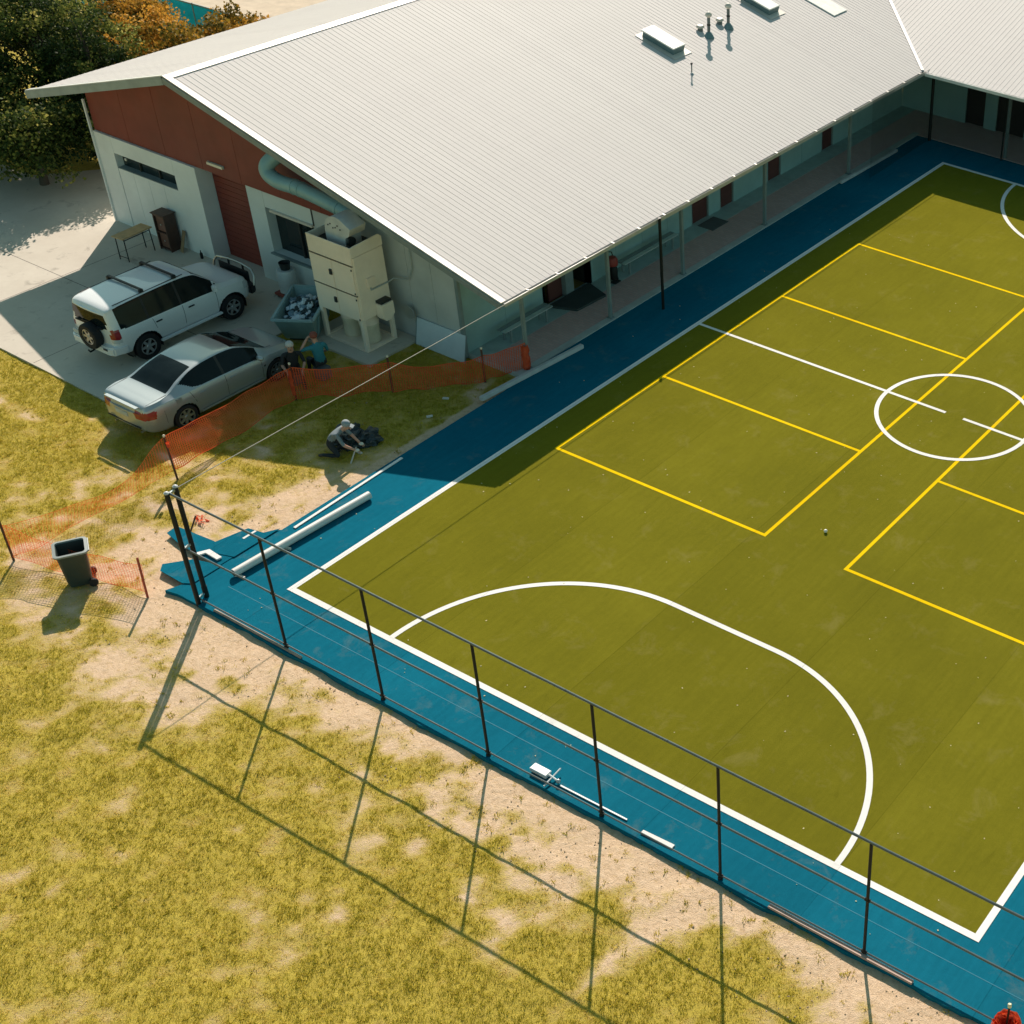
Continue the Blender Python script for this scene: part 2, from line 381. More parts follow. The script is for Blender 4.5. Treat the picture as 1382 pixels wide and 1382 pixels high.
W, L = 17.6, 30.41
pitch = MB().bx(0, W, 0, L, .0, .006).build('pitch', GREEN); tag(pitch, kind='structure')
lw = .14
def line(x0, x1, y0, y1, z, mat, name='line_marking'):
    MB().bx(x0, x1, y0, y1, .005, z).build(name, mat, pitch)
h = lw/2
line(-h, W+h, -h, h, .0100, WHITE_L); line(-h, W+h, L-h, L+h, .0100, WHITE_L)
line(-h, h, h, L-h, .0100, WHITE_L); line(W-h, W+h, h, L-h, .0100, WHITE_L)
def arc_strip(pts, w, z, mat, name, closed=False):
    P = [Vector((a, b, 0)) for a, b in pts]; v = []; f = []; n = len(P)
    for i, p in enumerate(P):
        a = P[(i-1) % n] if closed or i > 0 else p; b = P[(i+1) % n] if closed or i < n-1 else p
        t = (b-a).normalized(); q = Vector((-t.y, t.x, 0))*w/2
        v += [(p.x+q.x, p.y+q.y, z), (p.x-q.x, p.y-q.y, z)]
    for i in range(n if closed else n-1):
        j = (i+1) % n; f.append((2*i+1, 2*j+1, 2*j, 2*i))
    mkobj(name, v, f, mat, pitch)
RD = 4.38; gl = 3.04+RD; gr = W-gl
arc = [(gl-RD*math.cos(a), h*.6+(RD-h*.6)*math.sin(a)) for a in np.linspace(0, math.pi/2, 40)] + [(gr+RD*math.sin(a), h*.6+(RD-h*.6)*math.cos(a)) for a in np.linspace(0, math.pi/2, 40)]
arc_strip(arc, .13, .0120, WHITE_L, 'penalty_arc')
arc_strip([(a, L-b) for a, b in arc], .13, .0120, WHITE_L, 'penalty_arc')
VM, RC = L/2, 2.172
arc_strip([(W/2+RC*math.cos(a), VM+RC*math.sin(a)) for a in np.linspace(0, 2*math.pi, 97)[:-1]], .12, .0140, WHITE_L, 'centre_circle', True)
line(h, W/2-.28, VM-.05, VM+.05, .0120, WHITE_L); line(W/2+.28, W-h, VM-.05, VM+.05, .0120, WHITE_L)
ya, yb, yc, yd = 1.033, 7.607, 9.951, 16.57
YV = [7.714, 12.18, 18.131, 22.69]; q = .045
for (a, b) in ((ya, yb), (yc, yd)):
    line(a-q, a+q, YV[0]-q, YV[3]+q, .0090, YELL_L); line(b-q, b+q, YV[0]-q, YV[3]+q, .0090, YELL_L)
    for v in YV: line(a+q, b-q, v-q, v+q, .0090, YELL_L)
# faint carpet seams on the blue
for v in (-.72,):
    MB().bx(-1.2, 19.1, v-.008, v+.008, -.01, .003).build('carpet_seam', pmat('seam', (.01, .165, .235), .8), cs)
lt = MB()
for i in range(260):
    x, y = random.uniform(-1.2, 17.4), random.uniform(-1.3, 26)
    s = random.uniform(.008, .022); a = random.random()*6
    lt.obox((x, y, .012), (s*1.6, s, .006), Matrix.Rotation(a, 3, 'Z'))
o = lt.build('litter', pmat('leaf_litter', (.55, .48, .26), .8, var=.4)); tag(o, 'tiny pale leaf scraps scattered over the court turf', 'litter', kind='stuff')

# ------------------------------------------------------------------ the L-shaped building
ROOFW = NT('roof_metal')
n1 = ROOFW.noise(.5, 4); n2 = ROOFW.noise(3, 5, .65, ROOFW.mapped((.3, 6, 1)))
oi = ROOFW.new('ShaderNodeObjectInfo').outputs['Random']
f = ROOFW.math('ADD', ROOFW.math('MULTIPLY', n1, .3), ROOFW.math('ADD', ROOFW.math('MULTIPLY', n2, .35), ROOFW.math('MULTIPLY', oi, .12)))
ROOFW.set(Base_Color=ROOFW.ramp(f, [(.2, (.565, .525, .50)), (.45, (.60, .56, .53)), (.7, (.635, .59, .56))]), Roughness=.62, Metallic=.0, Specular_IOR_Level=.13)
sx = ROOFW.new('ShaderNodeSeparateXYZ'); ROOFW.l.new(ROOFW.coord(), sx.inputs[0])
row = ROOFW.math('LESS_THAN', ROOFW.math('FRACT', ROOFW.math('DIVIDE', sx.outputs[0], .9)), .022)        # screw rows over the purlins
rcol = ROOFW.b.inputs['Base Color'].links[0].from_socket
rcol = ROOFW.mix(ROOFW.math('MULTIPLY', row, .11), rcol, (.30, .28, .26))
stn = ROOFW.ramp(ROOFW.noise(2.2, 6, .7, ROOFW.mapped((.22, 3.5, 1))), [(.55, (0, 0, 0)), (.75, (.22, .22, .22))]); rcol = ROOFW.mix(stn, rcol, (.40, .36, .32))
ROOFW.l.new(rcol, ROOFW.b.inputs['Base Color'])
ROOF = ROOFW.m
CREAM = pmat('barge_cream', (.62, .56, .48), .4, var=.06)
RED = pmat('red_cladding', (.19, .027, .016), .55, var=.14, scale=1.2, bump=.1, bscale=20)
WALLG = pmat('grey_wall', (.50, .52, .50), .7, var=.10, scale=.9, bump=.12, bscale=30, grime=.18)
WALLV = pmat('veranda_wall', (.28, .43, .42), .7, var=.10, scale=1.1, bump=.1, grime=.15)
STEEL = pmat('grey_steel', (.20, .25, .25), .45, var=.1)
DARK = pmat('dark_frame', (.018, .022, .022), .5)
REDDOOR = pmat('red_door', (.11, .035, .03), .5, var=.12)
_g = NT('dark_glass'); _g.set(Base_Color=_g.ramp(_g.noise(1.3, 3), [(.3, (.006, .012, .013)), (.7, (.016, .026, .027))]), Roughness=.06, Specular_IOR_Level=.6); GLASS = _g.m

EU, EZ, RU, RZ, V0, SL = -1.60, 2.94, -13.54, 6.17, 8.92, .27052
LU, LZ = -20.45, 4.11; SLL = (RZ-LZ)/(RU-LU); EV, VEND = 31.22, 44.0
def zr(u): return EZ + SL*(EU-u) if u > RU else RZ - SLL*(RU-u)
bld = thing('school_building', 'long grey-roofed building with red gable end and open veranda', 'building', (-11, 10, 0))
SW = .762; RIB = SW/4
PROF = [(0, 0), (.075, 0), (.084, .007), (.104, .007), (.113, 0)]
YS = [(k*RIB+a, b) for k in range(4) for a, b in PROF] + [(SW, 0)]
NC, PP = 1, len(YS)-1
def sheet_mesh(ny, y0, fa, fb, name):
    """corrugated sheet; for each rib sample y gives the two 3D ends"""
    v = []; f = []
    for i in range(ny+1):
        y = y0 + YS[i][0]; a = fa(y); b = fb(y); c = YS[i][1]
        v += [(a[0], a[1], a[2]+c), (b[0], b[1], b[2]+c)]
    for i in range(ny): f.append((2*i, 2*i+1, 2*i+3, 2*i+2))
    me = bpy.data.meshes.new(name); me.from_pydata(v, [], f); me.materials.append(ROOF)
    me.update(); return me
def place(name, me, loc, parent=bld):
    o = bpy.data.objects.new(name, me); COL.objects.link(o); o.parent = parent; p = wpos(parent); o.location = Vector(loc)-p; return o
mR = sheet_mesh(NC*PP, 0, lambda y: (EU+.05, y, zr(EU)-.013), lambda y: (RU, y, RZ), 'roof_sheet')
mL = sheet_mesh(NC*PP, 0, lambda y: (RU, y, RZ), lambda y: (LU, y, LZ), 'roof_sheet')
nS = int((VEND-V0)/SW)
for i in range(nS):
    v = V0+.10 + i*SW
    if v+SW <= EV: place('roof_sheet', mR, (0, v, random.uniform(-.0015, .0015)))
    else:
        def fa(y, v=v): return (min(EU+.05, EU-(y-EV)), y, zr(min(EU+.05, EU-(y-EV))))
        def fb(y): return (RU, y, RZ)
        place('roof_sheet', sheet_mesh(NC*PP, v, fa, fb, 'roof_sheet'), (0, 0, 0))
    if v < 26: place('roof_sheet', mL, (0, v, random.uniform(-.0015, .0015)))
MB().prism([(RU, RZ), (LU, LZ), (LU, LZ-.05), (RU, RZ-.05)], -44, -26, Matrix(((1, 0, 0), (0, 0, -1), (0, 1, 0)))).build('rear_roof', ROOF, bld, world=True)
# wing: ribs run along v
for i in range(24):
    u = RU+1.2 + i*SW
    def fa(y):
        s = max(0, EU-y); return (y, EV-.05+s, EZ+SL*(s-.05))
    def fb(y): return (y, EV+(EU-RU), RZ)
    place('roof_sheet', sheet_mesh(NC*PP, u, fa, fb, 'roof_sheet'), (0, 0, .002))
MB().prism([(EV+.1, EZ-.06), (EV+12.1, RZ-.07), (EV+12.1, RZ-.1), (EV+.1, EZ-.09)], -1.6, 14, Matrix(((0, 0, 1), (1, 0, 0), (0, 1, 0)))).build('wing_lining', pmat('lining', (.72, .72, .70), .8), bld, world=True)
# valley tray, ridge cap
MB().beam((EU+.02, EV-.02, EZ+.028), (RU, EV+EU-RU, RZ+.028), .12, .012).build('valley_tray', pmat('flashing', (.56, .545, .515), .45, var=.05), bld, world=True)
_XZ = Matrix(((1, 0, 0), (0, 0, -1), (0, 1, 0)))
MB().prism([(RU, RZ+.012), (RU+.19, zr(RU+.19)+.012), (RU+.19, zr(RU+.19)+.026), (RU, RZ+.03)], -VEND, -V0, _XZ).build('ridge_cap', CREAM, bld, world=True)
MB().prism([(RU-.002, RZ+.03), (RU-.18, zr(RU-.18)+.026), (RU-.18, zr(RU-.18)+.012), (RU-.002, RZ+.012)], -VEND, -V0, _XZ).build('ridge_cap', MATS['flashing'], bld, world=True)
# barge boards: folded cream cappings over the verge, grey fascia below
def along(u, v, dz): return (u, v, zr(u)+dz)
MB().beam(along(EU+.08, V0, .026), along(RU+.002, V0, .026), .17, .035).build('barge_cap', CREAM, bld, world=True)
MB().beam(along(EU+.06, V0-.10, -.09), along(RU+.002, V0-.10, -.09), .03, .17).build('barge_board', pmat('fascia_grey', (.22, .25, .24), .6), bld, world=True)
MB().beam(along(LU, V0, .026), along(RU-.004, V0, .026), .20, .035).build('barge_cap', MATS['flashing'], bld, world=True)
MB().beam(along(LU, V0-.10, -.11), along(RU-.004, V0-.10, -.11), .03, .22).build('barge_board', pmat('fascia_left', (.30, .34, .33), .6), bld, world=True)
# gutter with brackets
g = MB()
g.bx(EU+.03, EU+.045, V0-.02, EV, EZ-.12, EZ-.015); g.bx(EU+.045, EU+.14, V0-.02, EV, EZ-.12, EZ-.108); g.bx(EU+.14, EU+.153, V0-.02, EV, EZ-.119, EZ-.01)
g.bx(EU+.045, EU+.14, V0-.02, V0-.005, EZ-.108, EZ-.02)
g.build('gutter', pmat('gutter_grey', (.42, .43, .41), .4, .2), bld, world=True)
v = V0+.9
while v < EV:
    MB().bx(EU+.035, EU+.16, v-.02, v+.02, EZ-.008, EZ+.004).build('gutter_bracket', CREAM, bld, world=True); v += 1.17
g = MB(); g.bx(EU+.2, 12, EV-.05, EV-.035, EZ-.12, EZ-.01); g.bx(EU+.2, 12, EV-.15, EV-.05, EZ-.12, EZ-.108); g.bx(EU+.2, 12, EV-.165, EV-.15, EZ-.12, EZ-.004)
g.build('gutter', pmat('gutter_white', (.72, .71, .68), .4), bld, world=True)
# eave soffit purlins seen under the overhang
for u in (-20.3, -17.6, -10.6, -7.5, -4.4):
    MB().bx(u-.04, u+.04, V0-.02, 9.8, zr(u)-.20, zr(u)-.05).build('purlin', STEEL, bld, world=True)
MB().prism([(LU+.1, LZ-.05+.02), (RU, RZ-.06), (EU, EZ-.06), (EU, EZ-.09), (RU, RZ-.09), (LU+.1, LZ-.06)], -31, -9.0, Matrix(((1, 0, 0), (0, 0, -1), (0, 1, 0)))).build('roof_lining', pmat('lining', (.72, .72, .70), .8), bld, world=True)
# gable wall
XZ = Matrix(((1, 0, 0), (0, 0, -1), (0, 1, 0)))     # polygon (u, z) extruded towards -v
WL, WR = -18.92, -4.15; GW = 9.74
def gpoly(u0, u1, zb, top=-.1):
    p = [(u0, zb), (u1, zb), (u1, zr(u1)+top)]
    if u0 < RU < u1: p.append((RU, RZ+top))
    return p + [(u0, zr(u0)+top)]
n = 18; du = (WR-WL)/n
for i in range(n):
    a, b = WL+i*du, WL+(i+1)*du-.004
    zb = 3.0 if b < -8.9 else max(3.0, 0)
    MB().prism(gpoly(a, b, zb), -(GW+.2), -(GW-.004*(i % 2)), XZ).build('wall_sheet', RED if a < -8.9 else WALLG, bld, world=True)
# white left panel, recessed door, right panels
def wall_panels(u0, u1, n, v0, v1, z0, z1, mat):
    d = (u1-u0)/n
    for i in range(n): MB().bx(u0+i*d, u0+(i+1)*d-.010, v0, v1, z0, z1).build('wall_panel', mat, bld, world=True)
WHT = pmat('white_wall', (.74, .75, .72), .65, var=.08, scale=.8, bump=.08, grime=.15)
WALLF = pmat('white_wall_frame', (.62, .66, .64), .65, var=.08, scale=.8, bump=.08)
MB().bx(WL, -18.14, 9.66, 10.4, -.06, 2.99).build('wall_panel', WHT, bld, world=True)
MB().bx(-18.13, -15.36, 9.66, 10.4, 2.47, 2.99).build('wall_panel', WHT, bld, world=True)
MB().bx(-15.35, -14.32, 9.66, 10.4, -.06, 2.99).build('wall_panel', WHT, bld, world=True)
for i in range(4):
    a = -18.13+i*.693; MB().bx(a, a+.683, 9.675, 10.4, -.06, 1.98).build('wall_panel', WHT, bld, world=True)
wd = MB(); wd.bx(-18.13, -15.36, 9.90, 9.93, 1.98, 2.47); win = wd.build('window', GLASS, bld, world=True)
for u in (-17.3, -16.4): MB().bx(u-.02, u+.02, 9.86, 9.90, 1.985, 2.465).build('mullion', DARK, win, world=True)
MB().bx(-18.13, -15.36, 9.66, 9.9, 1.98, 2.0).build('window_sill', STEEL, win, world=True)
MB().bx(-17.62, -17.55, 9.63, 9.66, 2.36, 2.44).build('window_latch', CREAM, win, world=True)
# roller door made of slats
rd = MB().bx(-14.31, -12.3, 10.2, 10.26, -.05, 3.0).build('roller_door', RED, bld, world=True)
for i in range(17): MB().bx(-14.28, -12.33, 10.185, 10.2, -.03+i*.177, -.03+i*.177+.168).build('door_slat', RED, rd, world=True)
# right of the door
MB().bx(-12.3, -11.62, 9.80, 10.4, -.06, 2.99).build('wall_panel', WALLF, bld, world=True)
MB().bx(-11.61, -9.62, 9.80, 10.4, 2.46, 2.99).build('wall_panel', WALLF, bld, world=True)
MB().bx(-11.61, -9.62, 9.80, 10.4, -.06, 1.0).build('wall_panel', WALLF, bld, world=True)
w2 = MB().bx(-11.61, -9.62, 10.1, 10.13, 1.0, 2.46).build('window', GLASS, bld, world=True)
MB().bx(-10.63, -10.57, 10.05, 10.1, 1.0, 2.46).build('mullion', DARK, w2, world=True)
MB().bx(-11.35, -9.60, 9.72, 9.8, 2.40, 2.47).build('lintel', CREAM, w2, world=True)
MB().bx(-11.65, -9.60, 9.70, 9.8, .97, 1.02).build('window_sill', STEEL, w2, world=True)
wall_panels(-9.61, WR, 6, 9.80, 10.4, -.06, 2.99, WALLG)
MB().bx(-9.60, -9.56, 9.78, 9.80, 2.45, 2.99).build('flashing', DARK, bld, world=True)
MB().bx(WR-.02, WR+.09, 9.76, 9.86, -.03, 3.55).build('corner_trim', STEEL, bld, world=True)
MB().bx(WL-.05, WL+.01, 9.60, 9.66, -.03, 4.0).build('corner_trim', WHT, bld, world=True)
MB().bx(WL, WL+.2, 10.4, VEND, -.06, zr(WL)-.1).build('side_wall', WALLG, bld, world=True)
lt_ = thing('wall_light', 'pale batten light fitting on the red gable above the door', 'light', (-13.35, GW-.03, 3.3))
MB().bx(-13.68, -13.02, GW-.075, GW-.015, 3.28, 3.36).build('lamp_cover', pmat('lamp_cover', (.75, .66, .5), .4), lt_, world=True)
MB().bx(-13.7, -13.0, GW-.014, GW, 3.27, 3.37).build('lamp_base', STEEL, lt_, world=True)
# veranda wall with doors (u = -4.15) and wing wall
VW, VE = -4.15, 34.4
def wallrun(a, b):
    n = max(1, int((b-a)/1.3)); d = (b-a)/n
    for i in range(n): MB().bx(VW-.2, VW, a+i*d, a+(i+1)*d-.008, .0, 3.5).build('wall_panel', WALLV, bld, world=True)
doors = [(20.42, 21.38), (22.02, 22.83), (24.87, 25.73), (28.42, 29.22)]
prev = 9.87
spans = [(13.2, 15.2)] + doors
for a, b in spans:
    wallrun(prev, a); prev = b
wallrun(prev, VE)
for a, b in doors:
    MB().bx(VW-.2, VW, a, b-.008, 2.15, 3.5).build('wall_panel', WALLV, bld, world=True)
    d = MB().bx(VW-.12, VW-.06, a, b, .02, 2.15).build('door', REDDOOR, bld, world=True)
    MB().bx(VW-.06, VW-.01, a, a+.05, .02, 2.15).build('door_frame', STEEL, d, world=True)
    MB().bx(VW-.06, VW-.01, b-.05, b, .02, 2.15).build('door_frame', STEEL, d, world=True)
    MB().bx(VW-.06, VW-.0, b-.16, b-.12, .95, 1.1).build('door_handle', CREAM, d, world=True)
    for z in (.25, .85, 1.45): MB().bx(VW-.06, VW-.045, a+.12, b-.2, z, z+.45).build('door_panel', REDDOOR, d, world=True)
# double entrance recess
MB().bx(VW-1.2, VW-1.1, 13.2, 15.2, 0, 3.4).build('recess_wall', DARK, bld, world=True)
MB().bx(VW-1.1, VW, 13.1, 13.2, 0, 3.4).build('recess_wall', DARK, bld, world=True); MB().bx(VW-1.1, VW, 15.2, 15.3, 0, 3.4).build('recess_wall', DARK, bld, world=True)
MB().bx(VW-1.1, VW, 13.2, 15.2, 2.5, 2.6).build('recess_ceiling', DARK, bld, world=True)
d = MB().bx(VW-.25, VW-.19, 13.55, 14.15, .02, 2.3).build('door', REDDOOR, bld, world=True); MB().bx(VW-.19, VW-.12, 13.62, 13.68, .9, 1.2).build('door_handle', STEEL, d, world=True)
MB().bx(VW-.3, VW-.02, 14.15, 14.5, .0, 2.5).build('door_post', STEEL, bld, world=True)
# veranda floor: pink pavers, grey margin, concrete edge
tb = NT('pink_pavers'); br = tb.new('ShaderNodeTexBrick'); br.inputs['Scale'].default_value = 1
br.inputs['Brick Width'].default_value = .23; br.inputs['Row Height'].default_value = .115; br.inputs['Mortar Size'].default_value = .006
tb.l.new(tb.coord(), br.inputs['Vector']); br.inputs['Color1'].default_value = (.56, .33, .29, 1); br.inputs['Color2'].default_value = (.64, .41, .37, 1); br.inputs['Mortar'].default_value = (.36, .31, .29, 1)
tb.set(Base_Color=tb.mix(tb.math('MULTIPLY', tb.noise(3, 5), .5), br.outputs['Color'], (.46, .40, .38)), Roughness=.8)
ver = MB().bx(-3.5, -2.36, 9.95, 34.45, -.1, .022).build('veranda_floor', tb.m); tag(ver, kind='structure')
mg = MB().bx(-4.3, -3.502, 9.95, 34.45, -.1, .026).build('veranda_margin', pmat('margin', (.34, .44, .42), .8, grime=.15)); tag(mg, kind='structure')
ed = MB().bx(-2.358, -2.125, 9.95, 32.3, -.1, .03).build('veranda_edge', pmat('edge_conc', (.45, .48, .45), .8, grime=.2)); tag(ed, kind='structure')
wf = MB().prism([(-2.358, 32.302), (-2.122, 32.302), (-2.122, 32.16), (14, 32.16), (14, 34.6), (-2.358, 34.6)], -.1, .024).build('wing_veranda_floor', tb.m); tag(wf, kind='structure')
ek = MB().bx(-4.15, -2.125, 9.86, 9.948, -.1, .03).build('veranda_end_edge', MATS['edge_conc']); tag(ek, kind='structure')
for v in (10.31, 13.91, 17.45, 21.97, 27.32):
    p = MB().bx(-2.32, -2.22, v-.05, v+.05, .03, zr(-2.27)-.06).build('veranda_post', STEEL, bld, world=True, bevel=.008)
    MB().bx(-2.36, -2.18, v-.09, v+.09, .0305, .045).build('base_plate', STEEL, p, world=True)
for u in (1.62, 6.2):
    MB().bx(u-.05, u+.05, 32.25, 32.35, .024, 3.15).build('veranda_post', STEEL, bld, world=True)
# wing wall with dark openings
wo = [(-1.25, -.42), (.12, 1.35), (3.2, 4.1)]
prev = VW
for a, b in wo:
    MB().bx(prev, a-.01, VE, VE+.2, 0, 3.7).build('wall_panel', WALLV, bld, world=True); prev = b
    MB().bx(a, b-.01, VE, VE+.2, 2.3, 3.7).build('wall_panel', WALLV, bld, world=True)
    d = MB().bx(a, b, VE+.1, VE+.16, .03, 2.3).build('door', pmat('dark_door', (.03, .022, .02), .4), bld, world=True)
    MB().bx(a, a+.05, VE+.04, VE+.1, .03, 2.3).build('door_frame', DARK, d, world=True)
MB().bx(prev, 14, VE, VE+.2, 0, 3.7).build('wall_panel', WALLV, bld, world=True)
MB().bx(VW, -1.3, VE-.03, VE, 1.55, 1.62).build('wall_rail', DARK, bld, world=True)
# far ends close the roof space
MB().prism(gpoly(WL, WR, 0), -VEND, -(VEND-.2), XZ).build('rear_wall', WALLG, bld, world=True)

# things on the roof
GALV = pmat('galvanised', (.42, .45, .45), .35, .7, var=.15)
def roof_frame():
    ux = Vector((1, 0, -SL)).normalized(); uy = Vector((0, 1, 0)); return Matrix((ux, uy, ux.cross(uy))).transposed()
RM = roof_frame()
def on_roof(u, v, dz=0): return Vector((u, v, zr(u)+dz))
for k, (u, v, lab) in enumerate([(-7.6, 23.6, 'white raised skylight box on the roof, lower left of the two'), (-7.55, 29.25, 'white raised skylight box on the roof, cut by the top of the frame')]):
    t_ = thing('skylight', lab, 'skylight', on_roof(u, v), group='roof skylights')
    MB().obox(on_roof(u, v, .10), (1.35, .60, .24), RM).build('upstand', pmat('upstand', (.10, .17, .18), .5), t_, world=True)
    MB().obox(on_roof(u, v, .245), (1.42, .68, .045), RM).build('lid', pmat('skylight_white', (.80, .78, .72), .35), t_, world=True, bevel=.012)
    MB().obox(on_roof(u, v, .02), (1.75, .95, .012), RM).build('flashing', CREAM, t_, world=True)
for k, (u, v, lab) in enumerate([(-7.12, 25.54, 'dark flue pipe with pale cowl on the roof, nearer the skylight box'), (-7.15, 26.74, 'dark flue pipe with pale cowl on the roof, further from the skylight box')]):
    t_ = thing('roof_flue', lab, 'flue', on_roof(u, v), group='roof flues'); b = on_roof(u, v)
    MB().tube([b, b+Vector((0, 0, .75))], .055, 12).build('pipe', pmat('flue_grey', (.12, .15, .15), .4, .4), t_, True, True)
    MB().lathe([(.19, -.02), (.15, .06), (.07, .18)], 16, b).build('flashing_boot', pmat('boot_teal', (.12, .21, .22), .6), t_, True, True)
    MB().lathe([(.05, .68), (.12, .74), (.12, .80), (.07, .86), (.01, .88)], 16, b).build('cowl', CREAM, t_, True, True)
    MB().lathe([(.07, .40), (.07, .46)], 12, b).build('clamp', DARK, t_, True, True)
for u, v, lab in [(-7.55, 25.62, 'small round roof ventilator left of the nearer flue'), (-7.5, 26.7, 'small round roof ventilator left of the further flue')]:
    t_ = thing('roof_vent', lab, 'vent', on_roof(u, v), group='small roof ventilators'); b = on_roof(u, v)
    MB().lathe([(.10, -.03), (.09, .10)], 14, b).build('neck', MATS['flue_grey'], t_, True, True)
    MB().lathe([(.02, .10), (.15, .11), (.15, .14), (.11, .19), (.01, .21)], 14, b).build('cap', CREAM, t_, True, True)
t_ = thing('roof_pipe', 'thin short vent pipe standing alone below the skylight box', 'pipe', on_roof(-5.91, 22.93)); b = on_roof(-5.91, 22.93)
MB().tube([b-Vector((0, 0, .03)), b+Vector((0, 0, .36))], .022, 8).build('pipe', MATS['flue_grey'], t_, True, True)
MB().lathe([(.03, .33), (.045, .36), (.03, .40)], 8, b).build('cap', DARK, t_, True, True)
MB().lathe([(.08, -.02), (.03, .05)], 10, b).build('flashing_boot', GALV, t_, True, True)
t_ = thing('roof_hatch', 'flat cream translucent sheet let into the roof near the valley', 'roof sheet', on_roof(-6.3, 31.9))
MB().obox(on_roof(-6.35, 31.85, .03), (1.5, .9, .03), RM).build('panel', pmat('skylight_white', (.8, .78, .72), .35), t_, world=True)

# ------------------------------------------------------------------ court fence frames
BLACK = pmat('black_powdercoat', (.008, .010, .010), .55, var=.2, spec=.3)
RAIL = pmat('rail_paint', (.11, .135, .14), .30, .5, var=.15)
FV, FH = -1.41, 2.97
fn = thing('fence_frame', 'black tubular fence frame along the near end of the court', 'fence', (9, FV, 0))
for u in (1.452, 4.313, 7.211, 10.108, 12.924, 16.062):
    p = MB().tube([(u, FV, -.06), (u, FV, FH-.02)], .030, 10).build('post', BLACK, fn, True, True)
    MB().lathe([(.05, -.002), (.05, .03), (.034, .05)], 10, (u, FV, 0)).build('post_collar', BLACK, p, True, True)
    for z in (1.50, .09): MB().tube([(u-.05, FV-.0, z), (u+.05, FV-.0, z)], .034, 8).build('rail_clamp', BLACK, p, True, True)
def corner(u, v, root, h=3.07):
    p = MB().tube([(u, v, -.06), (u, v, h)], .052, 14).build('corner_post', BLACK, root, True, True)
    MB().lathe([(.054, h), (.056, h+.02), (.03, h+.045), (.004, h+.05)], 14, (u, v, 0)).build('post_cap', pmat('cap_grey', (.55, .56, .55), .4), p, True, True)
    return p
corner(-1.25, -1.47, fn, 3.0); corner(19.32, FV, fn)
for z, r in ((FH, .025), (1.50, .022), (.09, .018)):
    n = 22
    pts = [(-1.25+i*(19.32+1.25)/n, FV, z-.012*math.sin(i*2.1)*(1 if 0 < i < n else 0)*.4) for i in range(n+1)]
    MB().tube(pts, r, 8).build('rail', RAIL, fn, True, True)
for u in (2.9, 8.7, 14.3):
    MB().tube([(u-.07, FV, FH), (u+.07, FV, FH)], .027, 8).build('rail_sleeve', RAIL, fn, True, True)
for z in (2.95, 1.5, .12):
    MB().obox((-1.28, -1.34, z), (.04, .24, .05), Matrix.Rotation(.2, 3, 'Z')).build('post_bracket', GALV, fn, world=True)
fs = thing('fence_frame', 'thin pale fence top wire running beside the building eave', 'fence', (-1.28, 8, 0))
corner(-1.31, -1.21, fs, 3.0)
MB().tube([(-1.31, -1.21, -.06), (-1.31, -1.21, .3)], .06, 12).build('post_sleeve', BLACK, fs, True, True)
RAILG = pmat('rail_galv', (.40, .37, .31), .6, .0)
pts = [(-1.27-.11*min(1, i/22)-.003*math.sin(i*1.7), -1.2+i*(32.6+1.2)/44, 2.99) for i in range(45)]
MB().tube(pts, .0095, 8).build('top_wire', RAILG, fs, True, True)
for v in (15.3, 31.98):
    MB().tube([(-1.38 if v < 20 else -1.5, v, 0), (-1.38 if v < 20 else -1.5, v, 3.0)], .045 if v < 20 else .06, 12).build('post', BLACK, fs, True, True)

# black chain-link fabric already hung at the far corner
def chain_link(a, b, h0, h1, root):
    a = Vector(a); b = Vector(b); Lh = (b-a).length; d = (b-a)/Lh; H = h1-h0; v = []; f = []; p = .062; w = .0028
    k = -int(H/p)-1
    for sgn in (1, -1):
        for i in range(-int(H/p)-1, int(Lh/p)+int(H/p)+2):
            s0, s1 = i*p, i*p+sgn*H; z0, z1 = h0, h1
            if sgn > 0: ta, tb = max(0, -s0/H), min(1, (Lh-s0)/H)
            else: ta, tb = max(0, (s0-Lh)/H), min(1, s0/H)
            if tb <= ta: continue
            P = [a+d*(s0+sgn*H*t)+Vector((0, 0, h0+H*t)) for t in (ta, tb)]; o_ = Vector((0, 0, w*1.414))
            q = len(v); v += [P[0]-o_, P[1]-o_, P[1]+o_, P[0]+o_]; f.append((q, q+1, q+2, q+3))
    o = mkobj('chain_link', v, f, BLACK, root, world=True); o['kind'] = 'stuff'; return o
chain_link((-1.42, 27.4, 0), (-1.5, 31.98, 0), .04, 2.96, fs)
ff_ = thing('fence_frame', 'black chain-link fence across the far end of the court', 'fence', (4, 31.98, 0))
chain_link((-1.44, 31.98, 0), (9.0, 31.98, 0), .04, 2.96, ff_)
MB().tube([(-1.44, 31.98, 2.97), (9.0, 31.98, 2.97)], .02, 8).build('rail', BLACK, ff_, True, True)
for u in (1.6, 4.7, 7.8): MB().tube([(u, 32.02, 0), (u, 32.02, 2.97)], .03, 8).build('post', BLACK, ff_, True, True)

# ------------------------------------------------------------------ orange barrier mesh
ORANGE = NT('orange_mesh'); oc = ORANGE.ramp(ORANGE.noise(5, 4), [(.3, (.70, .09, .03)), (.7, (.86, .15, .05))]); ORANGE.set(Base_Color=oc, Roughness=.5)
_tr = ORANGE.new('ShaderNodeBsdfTranslucent'); ORANGE.l.new(oc, _tr.inputs['Color']); _ms = ORANGE.new('ShaderNodeMixShader'); _ms.inputs[0].default_value = .35
ORANGE.l.new(ORANGE.b.outputs[0], _ms.inputs[1]); ORANGE.l.new(_tr.outputs[0], _ms.inputs[2]); ORANGE.l.new(_ms.outputs[0], ORANGE.n['Material Output'].inputs[0])
ORANGE = ORANGE.m
RUST = pmat('rusty_picket', (.10, .045, .03), .7, var=.3, scale=8)
